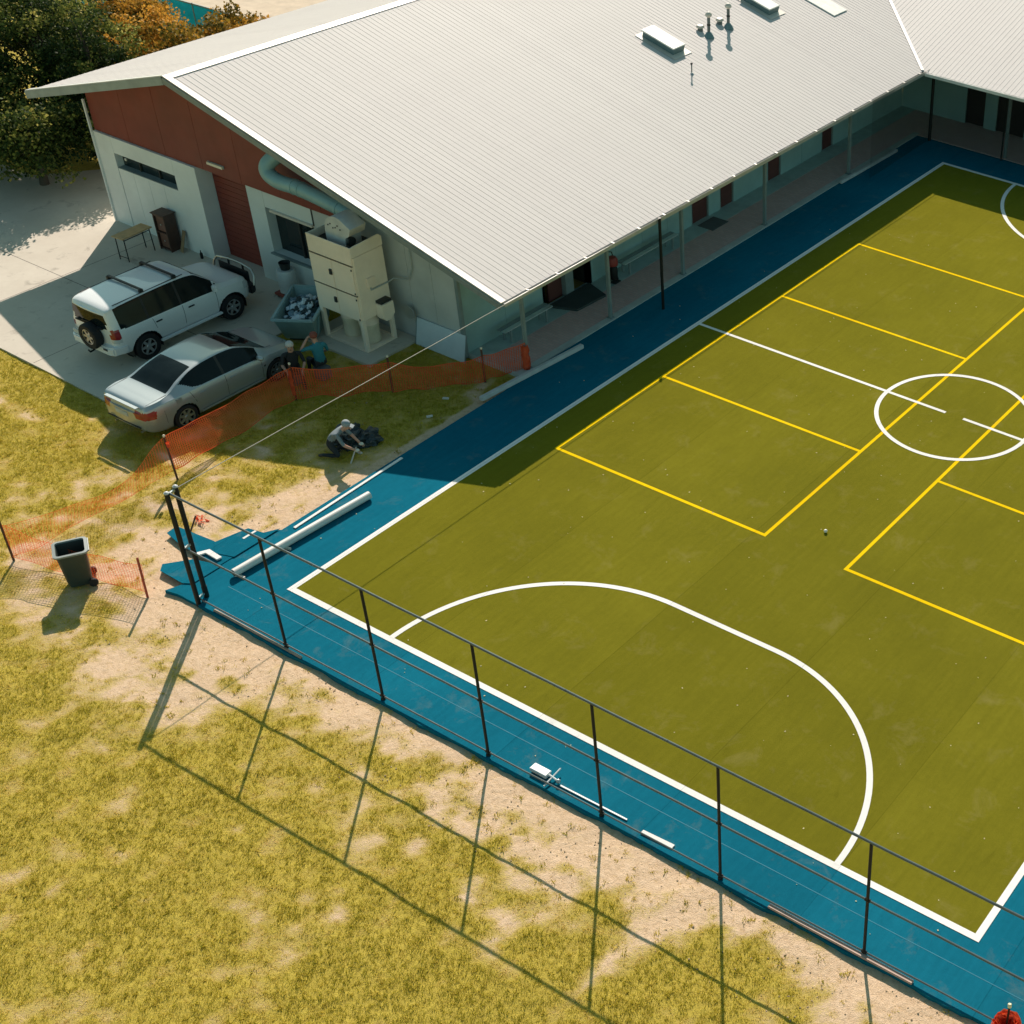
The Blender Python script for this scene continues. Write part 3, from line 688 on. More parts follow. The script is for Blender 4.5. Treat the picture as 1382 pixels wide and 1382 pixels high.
# (base u, v), (top offset), height
PK = [(-2.40, -1.90, -.10, .10, .95), (-5.92, -2.70, 0, 0, 1.15), (-5.62, 1.42, -.16, .05, 1.12), (-6.18, 5.58, .02, 0, 1.05), (-4.42, 7.33, 0, 0, 1.05), (-2.80, 9.16, .0, 0, 1.0), (-2.27, 10.26, 0, 0, .95)]
bar = thing('barrier_fence', 'sagging orange plastic barrier mesh strung between steel pickets', 'barrier', (-5, 2, GZ))
def star(u, v, du, dv, hh, mat=RUST, cap=True):
    m = MB(); a = Vector((u, v, GZ-.1)); b = Vector((u+du, v+dv, GZ+hh+.08)); d = b-a
    for k in range(3):
        q = 2*math.pi*k/3; y = Vector((math.cos(q), math.sin(q), 0)); zc = d.normalized().cross(y)
        M = Matrix((y, zc, d.normalized())).transposed(); m.obox((a+b)/2 + y*.016, (.032, .007, d.length), M)
    o = m.build('picket', mat, bar, world=True)
    if cap: MB().lathe([(.03, -.01), (.032, .03), (.02, .045), (.003, .05)], 8, b).build('picket_cap', pmat('picket_cap', (.75, .62, .45), .5), o, True, True)
for i, p in enumerate(PK[:-1]): star(*p, mat=RUST if i else pmat('painted_picket', (.42, .07, .04), .6), cap=i in (2, 3, 4, 5))
def mesh_panel(A, B, sag, seed, hA=(.08, 1.0), hB=(.08, 1.0), cu=.062, sw=.0085, lean=0., crumple=.03):
    a = Vector((A[0], A[1], 0)); b = Vector((B[0], B[1], 0)); Lh = (b-a).length; nrm = Vector((-(b-a).y, (b-a).x, 0))/Lh
    n = max(4, int(Lh/cu)); nz = 17
    P = np.zeros((n+1, nz+1, 3))
    for i in range(n+1):
        s = i/n; bell = 4*s*(1-s)
        lo = hA[0]*(1-s)+hB[0]*s; hi = hA[1]*(1-s)+hB[1]*s
        hi -= sag*bell*(1+.25*math.sin(s*9+seed)); lo = max(.0, lo - .25*sag*bell + .03*math.sin(s*14+seed))
        for j in range(nz+1):
            q = j/nz; z = lo+(hi-lo)*q + .014*math.sin(i*.35+j*.9+seed)
            w = lean*bell*q + crumple*math.sin(i*.16+seed*2+q*2.2) + crumple*.6*math.sin(i*.43+q*4+seed)
            p = a+(b-a)*s+nrm*w; P[i, j] = (p.x, p.y, GZ+z)
    v = []; f = []
    def rib(p, q, wv):
        k = len(v); v.extend([p-wv, p+wv, q+wv, q-wv]); f.append((k, k+1, k+2, k+3))
    dirv = (np.array((b-a)[:])/Lh)
    for i in range(n+1):
        for j in range(nz): rib(P[i, j], P[i, j+1], dirv*sw)
    up = np.array([0, 0, sw*.75])
    for j in range(nz+1):
        u = up*(2.2 if j in (0, nz) else 1) 
        for i in range(n): rib(P[i, j], P[i+1, j], u)
    mkobj('mesh_panel', v, f, ORANGE, bar, world=True)
tops = [(p[0]+p[2], p[1]+p[3]) for p in PK]
mesh_panel(tops[0], tops[1], .10, 1, (.05, .80), (.12, .98), cu=.075, sw=.0048)
mesh_panel(tops[1], tops[2], .30, 2, (.1, 1.0), (.22, 1.18), cu=.080, sw=.0035, lean=-.35)
mesh_panel(tops[2], tops[3], .22, 3, (.22, 1.16), (.12, 1.02), lean=.30, sw=.0088)
mesh_panel(tops[3], tops[4], .10, 4, (.1, 1.02), (.1, .95), sw=.0095)
mesh_panel(tops[4], tops[5], .22, 5, (.08, .95), (.05, .85), sw=.009)
mesh_panel(tops[5], tops[6], .06, 6, (.1, .85), (.1, .95))
def wrap(u, v, r, h0, h1, root, seed=0, mat=ORANGE, turns=6):
    n = 14; m = 12; vv = []; ff = []; T = n*turns
    for i in range(T+1):
        a0 = 2*math.pi*i/n
        for j in range(m+1):
            rr = r*(.55+.35*i/T+.35*mnoise.noise((math.cos(a0)*2+seed, math.sin(a0)*2+i*.05, j*.45)))
            vv.append((u+rr*math.cos(a0), v+rr*math.sin(a0), h0+(h1-h0)*(j/m)*(.86+.14*mnoise.noise((seed, i*.3, 1)))))
    for i in range(T):
        for j in range(m):
            if j % 2 or (i*7+j*3) % 5 == 0: ff.append((i*(m+1)+j, (i+1)*(m+1)+j, (i+1)*(m+1)+j+1, i*(m+1)+j+1))
            elif i % 3 == 0: ff.append((i*(m+1)+j, (i+1)*(m+1)+j, (i+1)*(m+1)+j+1, i*(m+1)+j+1))
    return mkobj('mesh_wrap', vv, ff, mat, root, world=True)
wrap(-2.27, 10.26, .12, .03, .85, bar, 3); wrap(-6.18, 5.56, .06, .1, .95, bar, 5, turns=3)
wrap(PK[2][0]+.0, PK[2][1], .05, .9, 1.05, bar, 2, turns=2)
# rolled-up mesh at the right edge
rb = thing('mesh_bundle', 'bundled roll of orange mesh on a capped picket at the right frame edge', 'mesh roll', (18.98, -1.62, GZ))
wrap(18.98, -1.62, .26, GZ, .62, rb, 9, turns=8)
MB().tube([(18.98, -1.62, GZ), (18.98, -1.62, .98)], .02, 6).build('picket', BLACK, rb, True, True)
MB().lathe([(.035, .96), (.037, 1.02), (.02, 1.04)], 8, (18.98, -1.62, 0)).build('picket_cap', pmat('cap_cream', (.8, .75, .5), .5), rb, True, True)
# short broken picket with a scrap of orange mesh in the grass
sp = thing('fallen_picket', 'short leaning picket with orange mesh scrap beside the corner posts', 'picket', (-3.7, .35, GZ))
MB().beam((-3.62, .18, GZ), (-3.75, .5, GZ+.25), .03, .03).build('stake', RUST, sp, world=True)
mkobj('mesh_scrap', [(-3.95+.05*i+.06*math.sin(j*2.2+i), .52+.055*j+.03*math.sin(i*1.9), GZ+.06+.05*math.sin(i*1.3+j)) for i in range(8) for j in range(5)],
      [(i*5+j, i*5+5+j, i*5+6+j, i*5+1+j) for i in range(7) for j in range(4) if (i+j) % 2 == 0], ORANGE, sp, world=True)

# ------------------------------------------------------------------ cars
def pchip(xs, ys):
    xs = np.array(xs, float); ys = np.array(ys, float); hh = np.diff(xs); d = np.diff(ys)/hh; m = np.zeros(len(xs))
    for i in range(1, len(xs)-1):
        if d[i-1]*d[i] > 0: w1 = 2*hh[i]+hh[i-1]; w2 = hh[i]+2*hh[i-1]; m[i] = (w1+w2)/(w1/d[i-1]+w2/d[i])
    m[0] = d[0]; m[-1] = d[-1]
    def fn_(x):
        x = np.clip(x, xs[0], xs[-1]); i = np.clip(np.searchsorted(xs, x)-1, 0, len(xs)-2); t = (x-xs[i])/hh[i]
        return (2*t**3-3*t**2+1)*ys[i]+(t**3-2*t**2+t)*hh[i]*m[i]+(-2*t**3+3*t**2)*ys[i+1]+(t**3-t**2)*hh[i]*m[i+1]
    return fn_
def crom(P, sub):
    P = [np.array(p, float) for p in P]; out = []
    for i in range(len(P)-1):
        p0 = P[max(i-1, 0)]; p1 = P[i]; p2 = P[i+1]; p3 = P[min(i+2, len(P)-1)]
        for k in range(sub):
            t = k/sub; out.append(.5*((2*p1)+(-p0+p2)*t+(2*p0-5*p1+4*p2-p3)*t*t+(-p0+3*p1-3*p2+p3)*t**3))
    out.append(P[-1]); return out

TYRE = pmat('tyre', (.012, .012, .013), .8, var=.2, bump=.2, bscale=50); ALLOY = pmat('alloy', (.45, .46, .47), .3, .8)
CLEARRED = pmat('tail_red', (.30, .015, .02), .2, coat=.5); LAMPW = pmat('lamp_clear', (.6, .62, .62), .15, coat=.5)
PLASTIC = pmat('black_plastic', (.015, .017, .018), .5)
def make_car(S):
    root = thing(S['name'], S['label'], 'car', S['loc'], S['rz'])
    F = {k: pchip(*zip(*S[k])) for k in ('ztop', 'belt', 'w', 'wr', 'zb')}
    x0, x1 = S['x0'], S['x1']; NX = S.get('nx', 210)
    s_ = np.linspace(0, 1, NX); s_ = s_ - .10*np.sin(2*np.pi*s_)/(2*np.pi)*1.0
    xs = x0+(x1-x0)*s_
    subL, subU = 6, 7; rings = []; qlist = None
    for x in xs:
        w = float(F['w'](x)); b = float(F['belt'](x)); zt = float(F['ztop'](x)); zb = float(F['zb'](x)); yr = w*float(F['wr'](x)); H = max(.05, b-zb); hh = max(.02, zt-b)
        ws = S.get('ws', .95)*w
        lowc = [(0, zb), (.80*w, zb), (.93*w, zb+.05*H), (.975*w, zb+.25*H), (1.0*w, zb+.55*H), (.995*w, zb+.80*H), (ws, b)]
        upc = [(ws, b), (ws+(yr-ws)*.16, b+.14*hh), (ws+(yr-ws)*.84, b+.80*hh), (yr, b+.92*hh), (.80*yr, b+.975*hh), (.42*yr, b+.995*hh), (0, zt)]
        A = crom(lowc, subL); B = crom(upc, subU); rings.append(np.array(A[:-1]+B))
    nl = subL*6; M = len(rings[0]); q = np.concatenate([-np.ones(nl), np.linspace(0, 1, M-nl)])
    # full ring: right half (y<0) reversed + left half
    G = np.zeros((NX, 2*M-2, 3)); Q = np.zeros(2*M-2)
    for i, x in enumerate(xs):
        r = rings[i]
        for j in range(M): G[i, j] = (x, r[j, 0], r[j, 1]); Q[j] = q[j]
        for j in range(1, M-1): G[i, 2*M-2-j] = (x, -r[j, 0], r[j, 1]); Q[2*M-2-j] = q[j]
    # snap wheel-arch edges
    RA = S['ra']; wz = S['rw']
    for wx in (S['xr'], S['xf']):
        dx = G[..., 0]-wx; dz = G[..., 2]-wz; d = np.hypot(dx, dz); cond = (np.abs(d-RA) < .016) & (np.abs(G[..., 1]) > .5) & (np.broadcast_to(Q[None, :], d.shape) < .02)
        k = RA/np.maximum(d, 1e-6); G[..., 0] = np.where(cond, wx+dx*k, G[..., 0]); G[..., 2] = np.where(cond, wz+dz*k, G[..., 2])
    parts = {}
    def addface(kind, idx4): parts.setdefault(kind, []).append(idx4)
    R_ = 2*M-2; V = [tuple(p) for p in G.reshape(-1, 3)]
    for i in range(NX-1):
        for j in range(R_):
            j2 = (j+1) % R_; ids = (i*R_+j, i*R_+j2, (i+1)*R_+j2, (i+1)*R_+j)
            c = (G[i, j]+G[i, j2]+G[i+1, j2]+G[i+1, j])/4; qq = (Q[j]+Q[j2])/2
            if Q[j] < 0 and Q[j2] < 0 or qq < 0: qq = -1
            arch = False
            for wx in (S['xr'], S['xf']):
                if abs(c[1]) > .5 and math.hypot(c[0]-wx, c[2]-wz) < RA and qq < 0: arch = True
            if arch: continue
            addface(S['cls'](c[0], c[1], c[2], qq, F), ids)
    # end caps
    for e, i in ((0, 0), (1, NX-1)):
        ring = G[i]; K = 9; base = len(V)
        half = [G[i, j] for j in range(M)]
        grid = []
        for j in range(M):
            row = []
            y, z = half[j][1], half[j][2]
            for k in range(2*K+1):
                s = 1-k/K; bul = S['bulge'][e]*(1-s*s)*(math.sin(math.pi*(j/(M-1)))**.6 if 0 < j < M-1 else 0)
                row.append(len(V)); V.append((half[j][0]+(bul if e else -bul), y*s, z))
            grid.append(row)
        for j in range(M-1):
            for k in range(2*K):
                ids = (grid[j][k], grid[j][k+1], grid[j+1][k+1], grid[j+1][k])
                c = np.mean([V[a] for a in ids], 0)
                addface(S['capcls'](e, c[0], c[1], c[2]), ids if e == 0 else ids[::-1])
    names = {'body': ('body', S['paint'])}
    for kind, faces in parts.items():
        used = sorted({a for f in faces for a in f}); mp = {a: b for b, a in enumerate(used)}
        nm, mt = S['partmats'][kind]
        o = mkobj(nm, [V[a] for a in used], [tuple(mp[a] for a in f) for f in faces], mt, root, True)
        bm = bmesh.new(); bm.from_mesh(o.data); bmesh.ops.remove_doubles(bm, verts=bm.verts, dist=.0005); bmesh.ops.recalc_face_normals(bm, faces=bm.faces)
        bm.to_mesh(o.data); bm.free()
        for p in o.data.polygons: p.use_smooth = True
        if kind == 'body':
            o.data.set_sharp_from_angle(angle=R(50)); body = o
    root['_x'] = 0; del root['_x']
    # wheels with arch liners
    wmax = float(F['w'](0))
    for wx in (S['xr'], S['xf']):
        for sd_ in (-1, 1):
            wl_ = float(F['w'](wx)); m = MB(); nn = 28
            vv = []; ff = []
            for k in range(nn+1):
                a = -.35+(math.pi+.7)*k/nn
                for yy in (.45, wl_*.975): vv.append((wx+RA*math.cos(a), sd_*yy, wz+RA*math.sin(a)))
            for k in range(nn): ff.append((2*k, 2*k+1, 2*k+3, 2*k+2))
            m._add(vv, ff); m.lathe([(RA, .44), (RA, .45)], 28, (wx, 0, wz), Matrix(((1, 0, 0), (0, 0, sd_), (0, 1, 0))))
            m.build('arch_liner', PLASTIC, root)
            make_wheel(root, (wx, sd_*(wl_-S.get('inset', .115)), wz), S['rw'], S['tw'], sd_, S['spokes'], S['rim'])
    return root, F, body
def make_wheel(root, c, r, tw, side, spokes, rimr, name='wheel'):
    M = Matrix(((1, 0, 0), (0, 0, side), (0, 1, 0)))     # local z -> outward y
    prof = [(rimr*.98, -tw/2), (r*.93, -tw/2), (r*.985, -tw*.38), (r, -tw*.25), (r, tw*.25), (r*.985, tw*.38), (r*.93, tw/2), (rimr*1.03, tw/2), (rimr, tw*.42), (rimr*.94, tw*.2), (rimr*.9, -tw*.3)]
    o = MB().lathe(prof, 36, c, M, closed=True).build('wheel', TYRE, root, True)
    rim = MB(); rim.lathe([(rimr*1.0, tw*.44), (rimr*1.0, tw*.38), (rimr*.88, tw*.30), (rimr*.88, tw*.44)], 36, c, M, closed=True)
    rim.lathe([(rimr*.22, tw*.18), (rimr*.24, tw*.34), (rimr*.16, tw*.42), (.01, tw*.43)], 20, c, M)
    for k in range(spokes):
        a = 2*math.pi*k/spokes; rad = Vector((math.cos(a), math.sin(a), 0)); tan = Vector((-math.sin(a), math.cos(a), 0))
        p = []
        for rr, hw, zz in ((rimr*.18, .045, .37), (rimr*.9, .032, .40)):
            for s in (-1, 1): p.append(rad*rr+tan*hw*s*(rimr/.24)+Vector((0, 0, tw*zz)))
        p2 = [x-Vector((0, 0, .03)) for x in p]
        vv = [Vector(c)+M @ x for x in p+p2]; rim._add(vv, [(0, 1, 3, 2), (4, 6, 7, 5), (0, 2, 6, 4), (1, 5, 7, 3)])
    rim.build('rim', ALLOY, o, True)
    MB().lathe([(rimr*.9, -tw*.1), (rimr*.9, tw*.02)], 24, c, M).build('brake_disc', pmat('brake', (.03, .03, .03), .5, .5), o)
    return o

def ribbon(root, F, S, x, z0, z1, side, mat, name='door_gap', ww=.006, slope=0.):
    pts = []
    for z in np.linspace(z0, z1, 14):
        xx = x+slope*(z-z0); w = float(F['w'](xx)); b = float(F['belt'](xx)); zb = float(F['zb'](xx)); H = b-zb; ws = S.get('ws', .95)*w
        zs = [zb, zb+.05*H, zb+.25*H, zb+.55*H, zb+.8*H, b]; ysx = [.8*w, .93*w, .975*w, w, .995*w, ws]
        pts.append((xx, float(np.interp(z, zs, ysx))+.004, z))
    v = []; f = []
    for i, p in enumerate(pts): v += [(p[0]-ww, side*p[1], p[2]), (p[0]+ww, side*p[1], p[2])]
    for i in range(len(pts)-1): f.append((2*i, 2*i+1, 2*i+3, 2*i+2))
    mkobj(name, v, f, mat, root)

# silver sedan ---------------------------------------------------------------
def flake(name, c, metal, rough):
    t = NT(name); n = t.noise(900, 2); t.set(Base_Color=t.ramp(n, [(.35, tuple(x*.85 for x in c)), (.65, tuple(min(1, x*1.1) for x in c))]), Metallic=metal, Roughness=rough, Coat_Weight=.8, Coat_Roughness=.05); return t.m
SILVER = flake('silver_paint', (.42, .46, .47), .5, .36); WHITEP = flake('white_paint', (.80, .81, .80), .0, .4)
CARGLASS = NT('car_glass'); CARGLASS.set(Base_Color=CARGLASS.ramp(CARGLASS.noise(2, 3), [(.3, (.004, .008, .009)), (.7, (.010, .016, .017))]), Roughness=.06, Specular_IOR_Level=.2); CARGLASS = CARGLASS.m
PM = lambda paint: {'body': ('body', paint), 'windscreen': ('windscreen', CARGLASS), 'rear_window': ('rear_window', CARGLASS), **{'side_glass'+a+b: ('side_window', CARGLASS) for a in 'LR' for b in 'fmr'}, 'trim': ('trim', PLASTIC), **{'tail'+a: ('tail_light', CLEARRED) for a in 'LR'}, **{'clear'+a: ('reversing_light', LAMPW) for a in 'LR'}, **{'head'+a: ('headlight', LAMPW) for a in 'LR'}, 'grille': ('grille', PLASTIC)}
def cls_sedan(x, y, z, q, F):
    if q > .0:
        h_ = float(F['ztop'](x)-F['belt'](x)); ay = abs(y)
        side = q < .5
        if side and -1.42 < x < 1.0 and h_ > .13 and .10 < q < .43:
            top = .40; 
            # arch-shaped side window tapering to the rear
            if x < -.75 and q < .10+.26*((-.75-x)/.67)**1.6: return 'body'
            if x < -.95 and q > .43-.12*((-.95-x)/.47): return 'body'
            if abs(x+.12) < .035: return 'trim'
            return 'side_glass'+('L' if y > 0 else 'R')+('f' if x > -.12 else 'r')
        if side and -1.48 < x < 1.05 and h_ > .1 and (.075 < q < .11): return 'body'
        if q > .46:
            yr = float(F['w'](x)*F['wr'](x))
            if .42 < x < 1.36 and ay < yr*.955-.02: return 'windscreen'
            if -1.72 < x < -.80 and ay < yr*.93-.02: return 'rear_window'
    if x < -2.18 and abs(y) > .44 and .67 < z < .88 and x < -2.18-(z-.88)*-.25 - .0 : return 'tail'+('L' if y > 0 else 'R')
    if x > 1.95 and abs(y) > .42 and .60 < z < .76: return 'head'+('L' if y > 0 else 'R')
    return 'body'
def cap_sedan(e, x, y, z):
    if e == 0 and abs(y) > .46 and .67 < z < .86: return 'tail'+('L' if y > 0 else 'R')
    if e == 1 and abs(y) < .45 and .34 < z < .60: return 'grille'
    if e == 0 and z < .33: return 'trim'
    return 'body'
SED = dict(name='parked_car', label='silver four-door sedan parked half in shade beside the orange mesh', loc=(-8.24, 4.57, GZ), rz=R(90),
    x0=-2.50, x1=2.32, xr=-1.457, xf=1.457, rw=.335, ra=.385, tw=.235, rim=.235, spokes=7, bulge=(.07, .06), paint=SILVER, partmats=PM(SILVER), cls=cls_sedan, capcls=cap_sedan, inset=.115,
    ztop=[(-2.50, .84), (-2.46, .95), (-2.36, 1.035), (-2.1, 1.055), (-1.75, 1.075), (-1.3, 1.26), (-.85, 1.40), (-.4, 1.462), (0, 1.476), (.4, 1.445), (.75, 1.33), (1.1, 1.15), (1.38, 1.02), (1.7, .965), (2.05, .87), (2.24, .74), (2.32, .60)],
    belt=[(-2.50, .80), (-2.40, .93), (-1.8, .975), (-.8, .955), (.4, .915), (1.3, .885), (1.9, .80), (2.2, .66), (2.32, .54)],
    w=[(-2.50, .74), (-2.42, .83), (-2.25, .895), (-1.9, .935), (-1.4, .955), (-.7, .940), (.5, .935), (1.4, .95), (1.8, .92), (2.1, .82), (2.25, .70), (2.32, .60)],
    wr=[(-2.50, .86), (-2.1, .87), (-1.75, .80), (-1.2, .70), (-.6, .655), (.3, .655), (.8, .72), (1.38, .82), (1.9, .82), (2.32, .8)],
    zb=[(-2.50, .36), (-2.35, .27), (-2.0, .21), (0, .20), (1.9, .19), (2.2, .20), (2.32, .26)])
sedan, FS, sbody = make_car(SED)
SEAM = pmat('seam_dark', (.02, .022, .022), .7)
for sgn in (1, -1):
    ribbon(sedan, FS, SED, -.12, .30, .92, sgn, SEAM); ribbon(sedan, FS, SED, 1.0, .30, .89, sgn, SEAM); ribbon(sedan, FS, SED, -1.08, .62, .96, sgn, SEAM, slope=-.35)
    for x in (-.85, .1): MB().obox((x, sgn*.945, .80), (.19, .03, .035)).build('door_handle', SILVER, sedan, bevel=.008)
    MB().sphere((.93, sgn*1.02, .99), .12, 12, 8, (.7, 1.0, .62)).build('wing_mirror', SILVER, sedan, True)
    MB().beam((.9, sgn*.9, .93), (.93, sgn*.98, .96), .06, .05).build('mirror_stalk', PLASTIC, sedan)
    MB().obox((1.12, sgn*.942, .66), (.13, .012, .05)).build('side_vent', PLASTIC, sedan)
    MB().beam((-1.0, sgn*.945, .29), (.98, sgn*.942, .29), .02, .04).build('sill_trim', SILVER, sedan)
for sgn in (1, -1):
    ribbon(sedan, FS, SED, -1.98, .42, .80, sgn, SEAM, 'bumper_gap', .005, -.05); ribbon(sedan, FS, SED, 1.78, .36, .72, sgn, SEAM, 'bumper_gap', .005, .1)
    MB().beam((-1.74, sgn*.74, 1.072), (-2.33, sgn*.72, 1.035), .010, .008).build('boot_gap', SEAM, sedan); MB().beam((1.36, sgn*.72, 1.02), (2.02, sgn*.62, .885), .010, .008).build('bonnet_gap', SEAM, sedan)
MB().obox((-1.55, -.952, .88), (.16, .008, .13)).build('fuel_flap', SILVER, sedan, bevel=.003)
MB().obox((-2.565, 0, .72), (.02, .46, .13)).build('number_plate', pmat('plate', (.45, .52, .55), .4), sedan, bevel=.004)
MB().obox((-2.55, 0, .44), (.03, 1.25, .02)).build('bumper_crease', SEAM, sedan)
MB().obox((-2.50, 0, 1.0), (.10, 1.2, .02)).build('boot_lip', SILVER, sedan, bevel=.006)
for y in (-.5, .5): MB().tube([(-2.3, y, .26), (-2.5, y, .25)], .03, 10).build('exhaust_tip', ALLOY, sedan, True)

# white four-wheel drive -----------------------------------------------------
def cls_suv(x, y, z, q, F):
    if q > .0:
        h_ = float(F['ztop'](x)-F['belt'](x)); ay = abs(y); side = q < .5
        if side and -2.02 < x < .98 and h_ > .16 and .08 < q < .44:
            if x < -1.90 and (q < .12 or q > .41): return 'body'
            if abs(x+.13) < .03 or abs(x+1.18) < .03: return 'trim'
            return 'side_glass'+('L' if y > 0 else 'R')+('f' if x > -.13 else 'm' if x > -1.18 else 'r')
        if q > .46:
            yr = float(F['w'](x)*F['wr'](x))
            if .50 < x < 1.10 and ay < yr*.95: return 'windscreen'
    if x < -2.06 and abs(y) > .70 and .92 < z < 1.20: return 'tail'+('L' if y > 0 else 'R')
    if x < -2.06 and abs(y) > .70 and .80 < z <= .92: return 'clear'+('L' if y > 0 else 'R')
    if x > 1.9 and abs(y) > .5 and .75 < z < .98: return 'head'+('L' if y > 0 else 'R')
    if z < .46 and -1.0 < x < 1.0: return 'body'
    return 'body'
def cap_suv(e, x, y, z):
    if e == 0:
        if abs(y) < .66 and 1.20 < z < 1.62: return 'rear_window'
        if abs(y) > .74 and .92 < z < 1.20: return 'tail'+('L' if y > 0 else 'R')
        if abs(y) > .74 and .80 < z <= .92: return 'clear'+('L' if y > 0 else 'R')
    if e == 1 and abs(y) < .5 and .62 < z < .95: return 'grille'
    if z < .46: return 'trim' if e == 0 else 'body'
    return 'body'
SUV = dict(name='parked_car', label='white four-wheel-drive wagon with roof bars and rear spare wheel', loc=(-11.82, 6.17, -.04), rz=R(90),
    x0=-2.26, x1=2.18, xr=-1.40, xf=1.40, rw=.385, ra=.455, tw=.265, rim=.235, spokes=6, bulge=(.05, .07), paint=WHITEP, partmats=PM(WHITEP), cls=cls_suv, capcls=cap_suv, inset=.13, ws=.965,
    ztop=[(-2.26, 1.66), (-2.20, 1.74), (-2.05, 1.795), (-1.5, 1.84), (-.5, 1.862), (.1, 1.85), (.48, 1.795), (.75, 1.60), (1.0, 1.38), (1.15, 1.24), (1.3, 1.20), (1.8, 1.15), (2.0, 1.08), (2.12, .98), (2.18, .88)],
    belt=[(-2.26, 1.13), (-1.8, 1.135), (0, 1.11), (1.1, 1.09), (1.7, 1.05), (2.0, .98), (2.18, .82)],
    w=[(-2.26, .80), (-2.20, .855), (-2.05, .905), (-1.6, .935), (0, .925), (1.3, .935), (1.7, .91), (2.0, .84), (2.12, .77), (2.18, .70)],
    wr=[(-2.26, .78), (-1.8, .755), (0, .745), (.5, .745), (.9, .79), (1.15, .85), (1.8, .84), (2.18, .84)],
    zb=[(-2.26, .50), (-2.1, .42), (-1.2, .40), (1.1, .38), (1.9, .40), (2.18, .46)])
suv, FW, wbody = make_car(SUV)
for sgn in (1, -1):
    ribbon(suv, FW, SUV, -.13, .46, 1.10, sgn, SEAM); ribbon(suv, FW, SUV, .95, .46, 1.09, sgn, SEAM); ribbon(suv, FW, SUV, -1.02, .80, 1.11, sgn, SEAM, slope=-.2)
    for x in (-.92, .12): MB().obox((x, sgn*.937, .985), (.19, .03, .04)).build('door_handle', PLASTIC, suv, bevel=.008)
    MB().obox((.88, sgn*1.03, 1.24), (.10, .20, .19)).build('wing_mirror', WHITEP, suv, bevel=.03)
    MB().beam((-1.0, sgn*.93, .40), (1.0, sgn*.93, .40), .10, .06).build('side_step', WHITEP, suv, bevel=.012)
for x in (-1.05, -.02):
    b = MB().beam((x, -.69, 1.915), (x, .69, 1.915), .085, .035).build('roof_bar', PLASTIC, suv, bevel=.01)
    for sgn in (-1, 1): MB().obox((x, sgn*.66, 1.87), (.11, .07, .09)).build('bar_foot', PLASTIC, b)
for sgn in (-1, 1): MB().beam((-1.95, sgn*.66, 1.80), (.25, sgn*.66, 1.835), .02, .015).build('roof_channel', SEAM, suv)
sw = make_wheel(suv, (0, 0, 0), .37, .24, 1, 6, .225); sw.name = 'spare_wheel'
sw.rotation_euler = (0, 0, R(90)); sw.location = (-2.43, -.12, .93)
MB().obox((-2.33, -.12, .93), (.1, .3, .3)).build('spare_carrier', PLASTIC, suv)
MB().obox((-2.325, 0, 1.205), (.05, 1.1, .03)).build('tailgate_trim', PLASTIC, suv)
rbp = MB().prism([(-2.44, -.70), (-2.36, -.86), (-2.10, -.93), (-1.96, -.935), (-1.96, .935), (-2.10, .93), (-2.36, .86), (-2.44, .70)], .48, .72).build('rear_bumper', WHITEP, suv, bevel=.035)
MB().obox((-2.445, -.62, .66), (.02, .16, .05)).build('bumper_reflector', PLASTIC, suv)
MB().obox((-2.37, .55, .80), (.03, .40, .13)).build('number_plate', MATS['plate'], suv, bevel=.004)
MB().tube([(-2.3, 0, .45), (-2.52, 0, .42), (-2.55, 0, .50)], .025, 8).build('tow_bar', PLASTIC, suv, True)
for y in (-.1, .3): MB().beam((-2.335, y, 1.25), (-2.32, y-.42, 1.27), .02, .02).build('rear_wiper', PLASTIC, suv) if y > 0 else None
# bull bar
bb = MB().prism([(2.10, -.90), (2.30, -.86), (2.40, -.5), (2.42, 0), (2.40, .5), (2.30, .86), (2.10, .90)], .48, .74).build('bull_bar', PLASTIC, suv, bevel=.04)
MB().tube([(2.26, -.86, .72), (2.33, -.84, 1.00), (2.37, -.72, 1.14), (2.42, -.3, 1.17), (2.43, 0, 1.17), (2.42, .3, 1.17), (2.37, .72, 1.14), (2.33, .84, 1.00), (2.26, .86, .72)], .036, 10).build('hoop', pmat('hoop_alloy', (.5, .47, .42), .3, .7), bb, True)
for y in (-.3, .3): MB().tube([(2.40, y, .70), (2.41, y, 1.16)], .03, 8).build('upright', PLASTIC, bb, True)
MB().bx(2.30, 2.33, -.62, .62, .74, 1.06).build('grille_mesh', PLASTIC, bb)
MB().tube([(1.1, -.75, 1.20), (1.0, -.86, 1.30)], .02, 6).build('aerial_base', PLASTIC, suv, True)

# ------------------------------------------------------------------ dust extractor
BEIGE = pmat('beige_enamel', (.93, .77, .60), .45, var=.04, scale=1.5, grime=.22)
BEIGE2 = pmat('beige_enamel_pale', (.92, .79, .63), .42, var=.06, scale=1.5, grime=.15)
ex = thing('dust_extractor', 'tall beige dust extractor cabinet standing on four legs', 'dust extractor', (-7.25, 8.9, 0))
U0, U1, W0, W1 = -8.10, -6.40, 8.33, 9.44
MB().bx(U0+.02, U1, W0+.03, W1, .98, 2.95).build('casing', BEIGE2, ex, world=True, bevel=.025)
MB().bx(U0, U1-.03, W0, W0+.03, 2.70, 3.24).build('front_fascia', BEIGE, ex, world=True, bevel=.008)
MB().prism([(W0, 2.951), (W1, 2.951), (W1, 3.20), (W1-.10, 3.30), (W0+.14, 3.26), (W0, 3.24)], U1-.03, U1, Matrix(((0, 0, 1), (1, 0, 0), (0, 1, 0)))).build('side_fascia', BEIGE2, ex, world=True)
MB().bx(U0, U0+.03, W0+.03, W1, 2.951, 3.22).build('side_fascia', BEIGE, ex, world=True)
MB().bx(U0+.04, U1-.04, W0+.04, W1-.02, 2.95, 3.0).build('top_tray', DARK, ex, world=True)
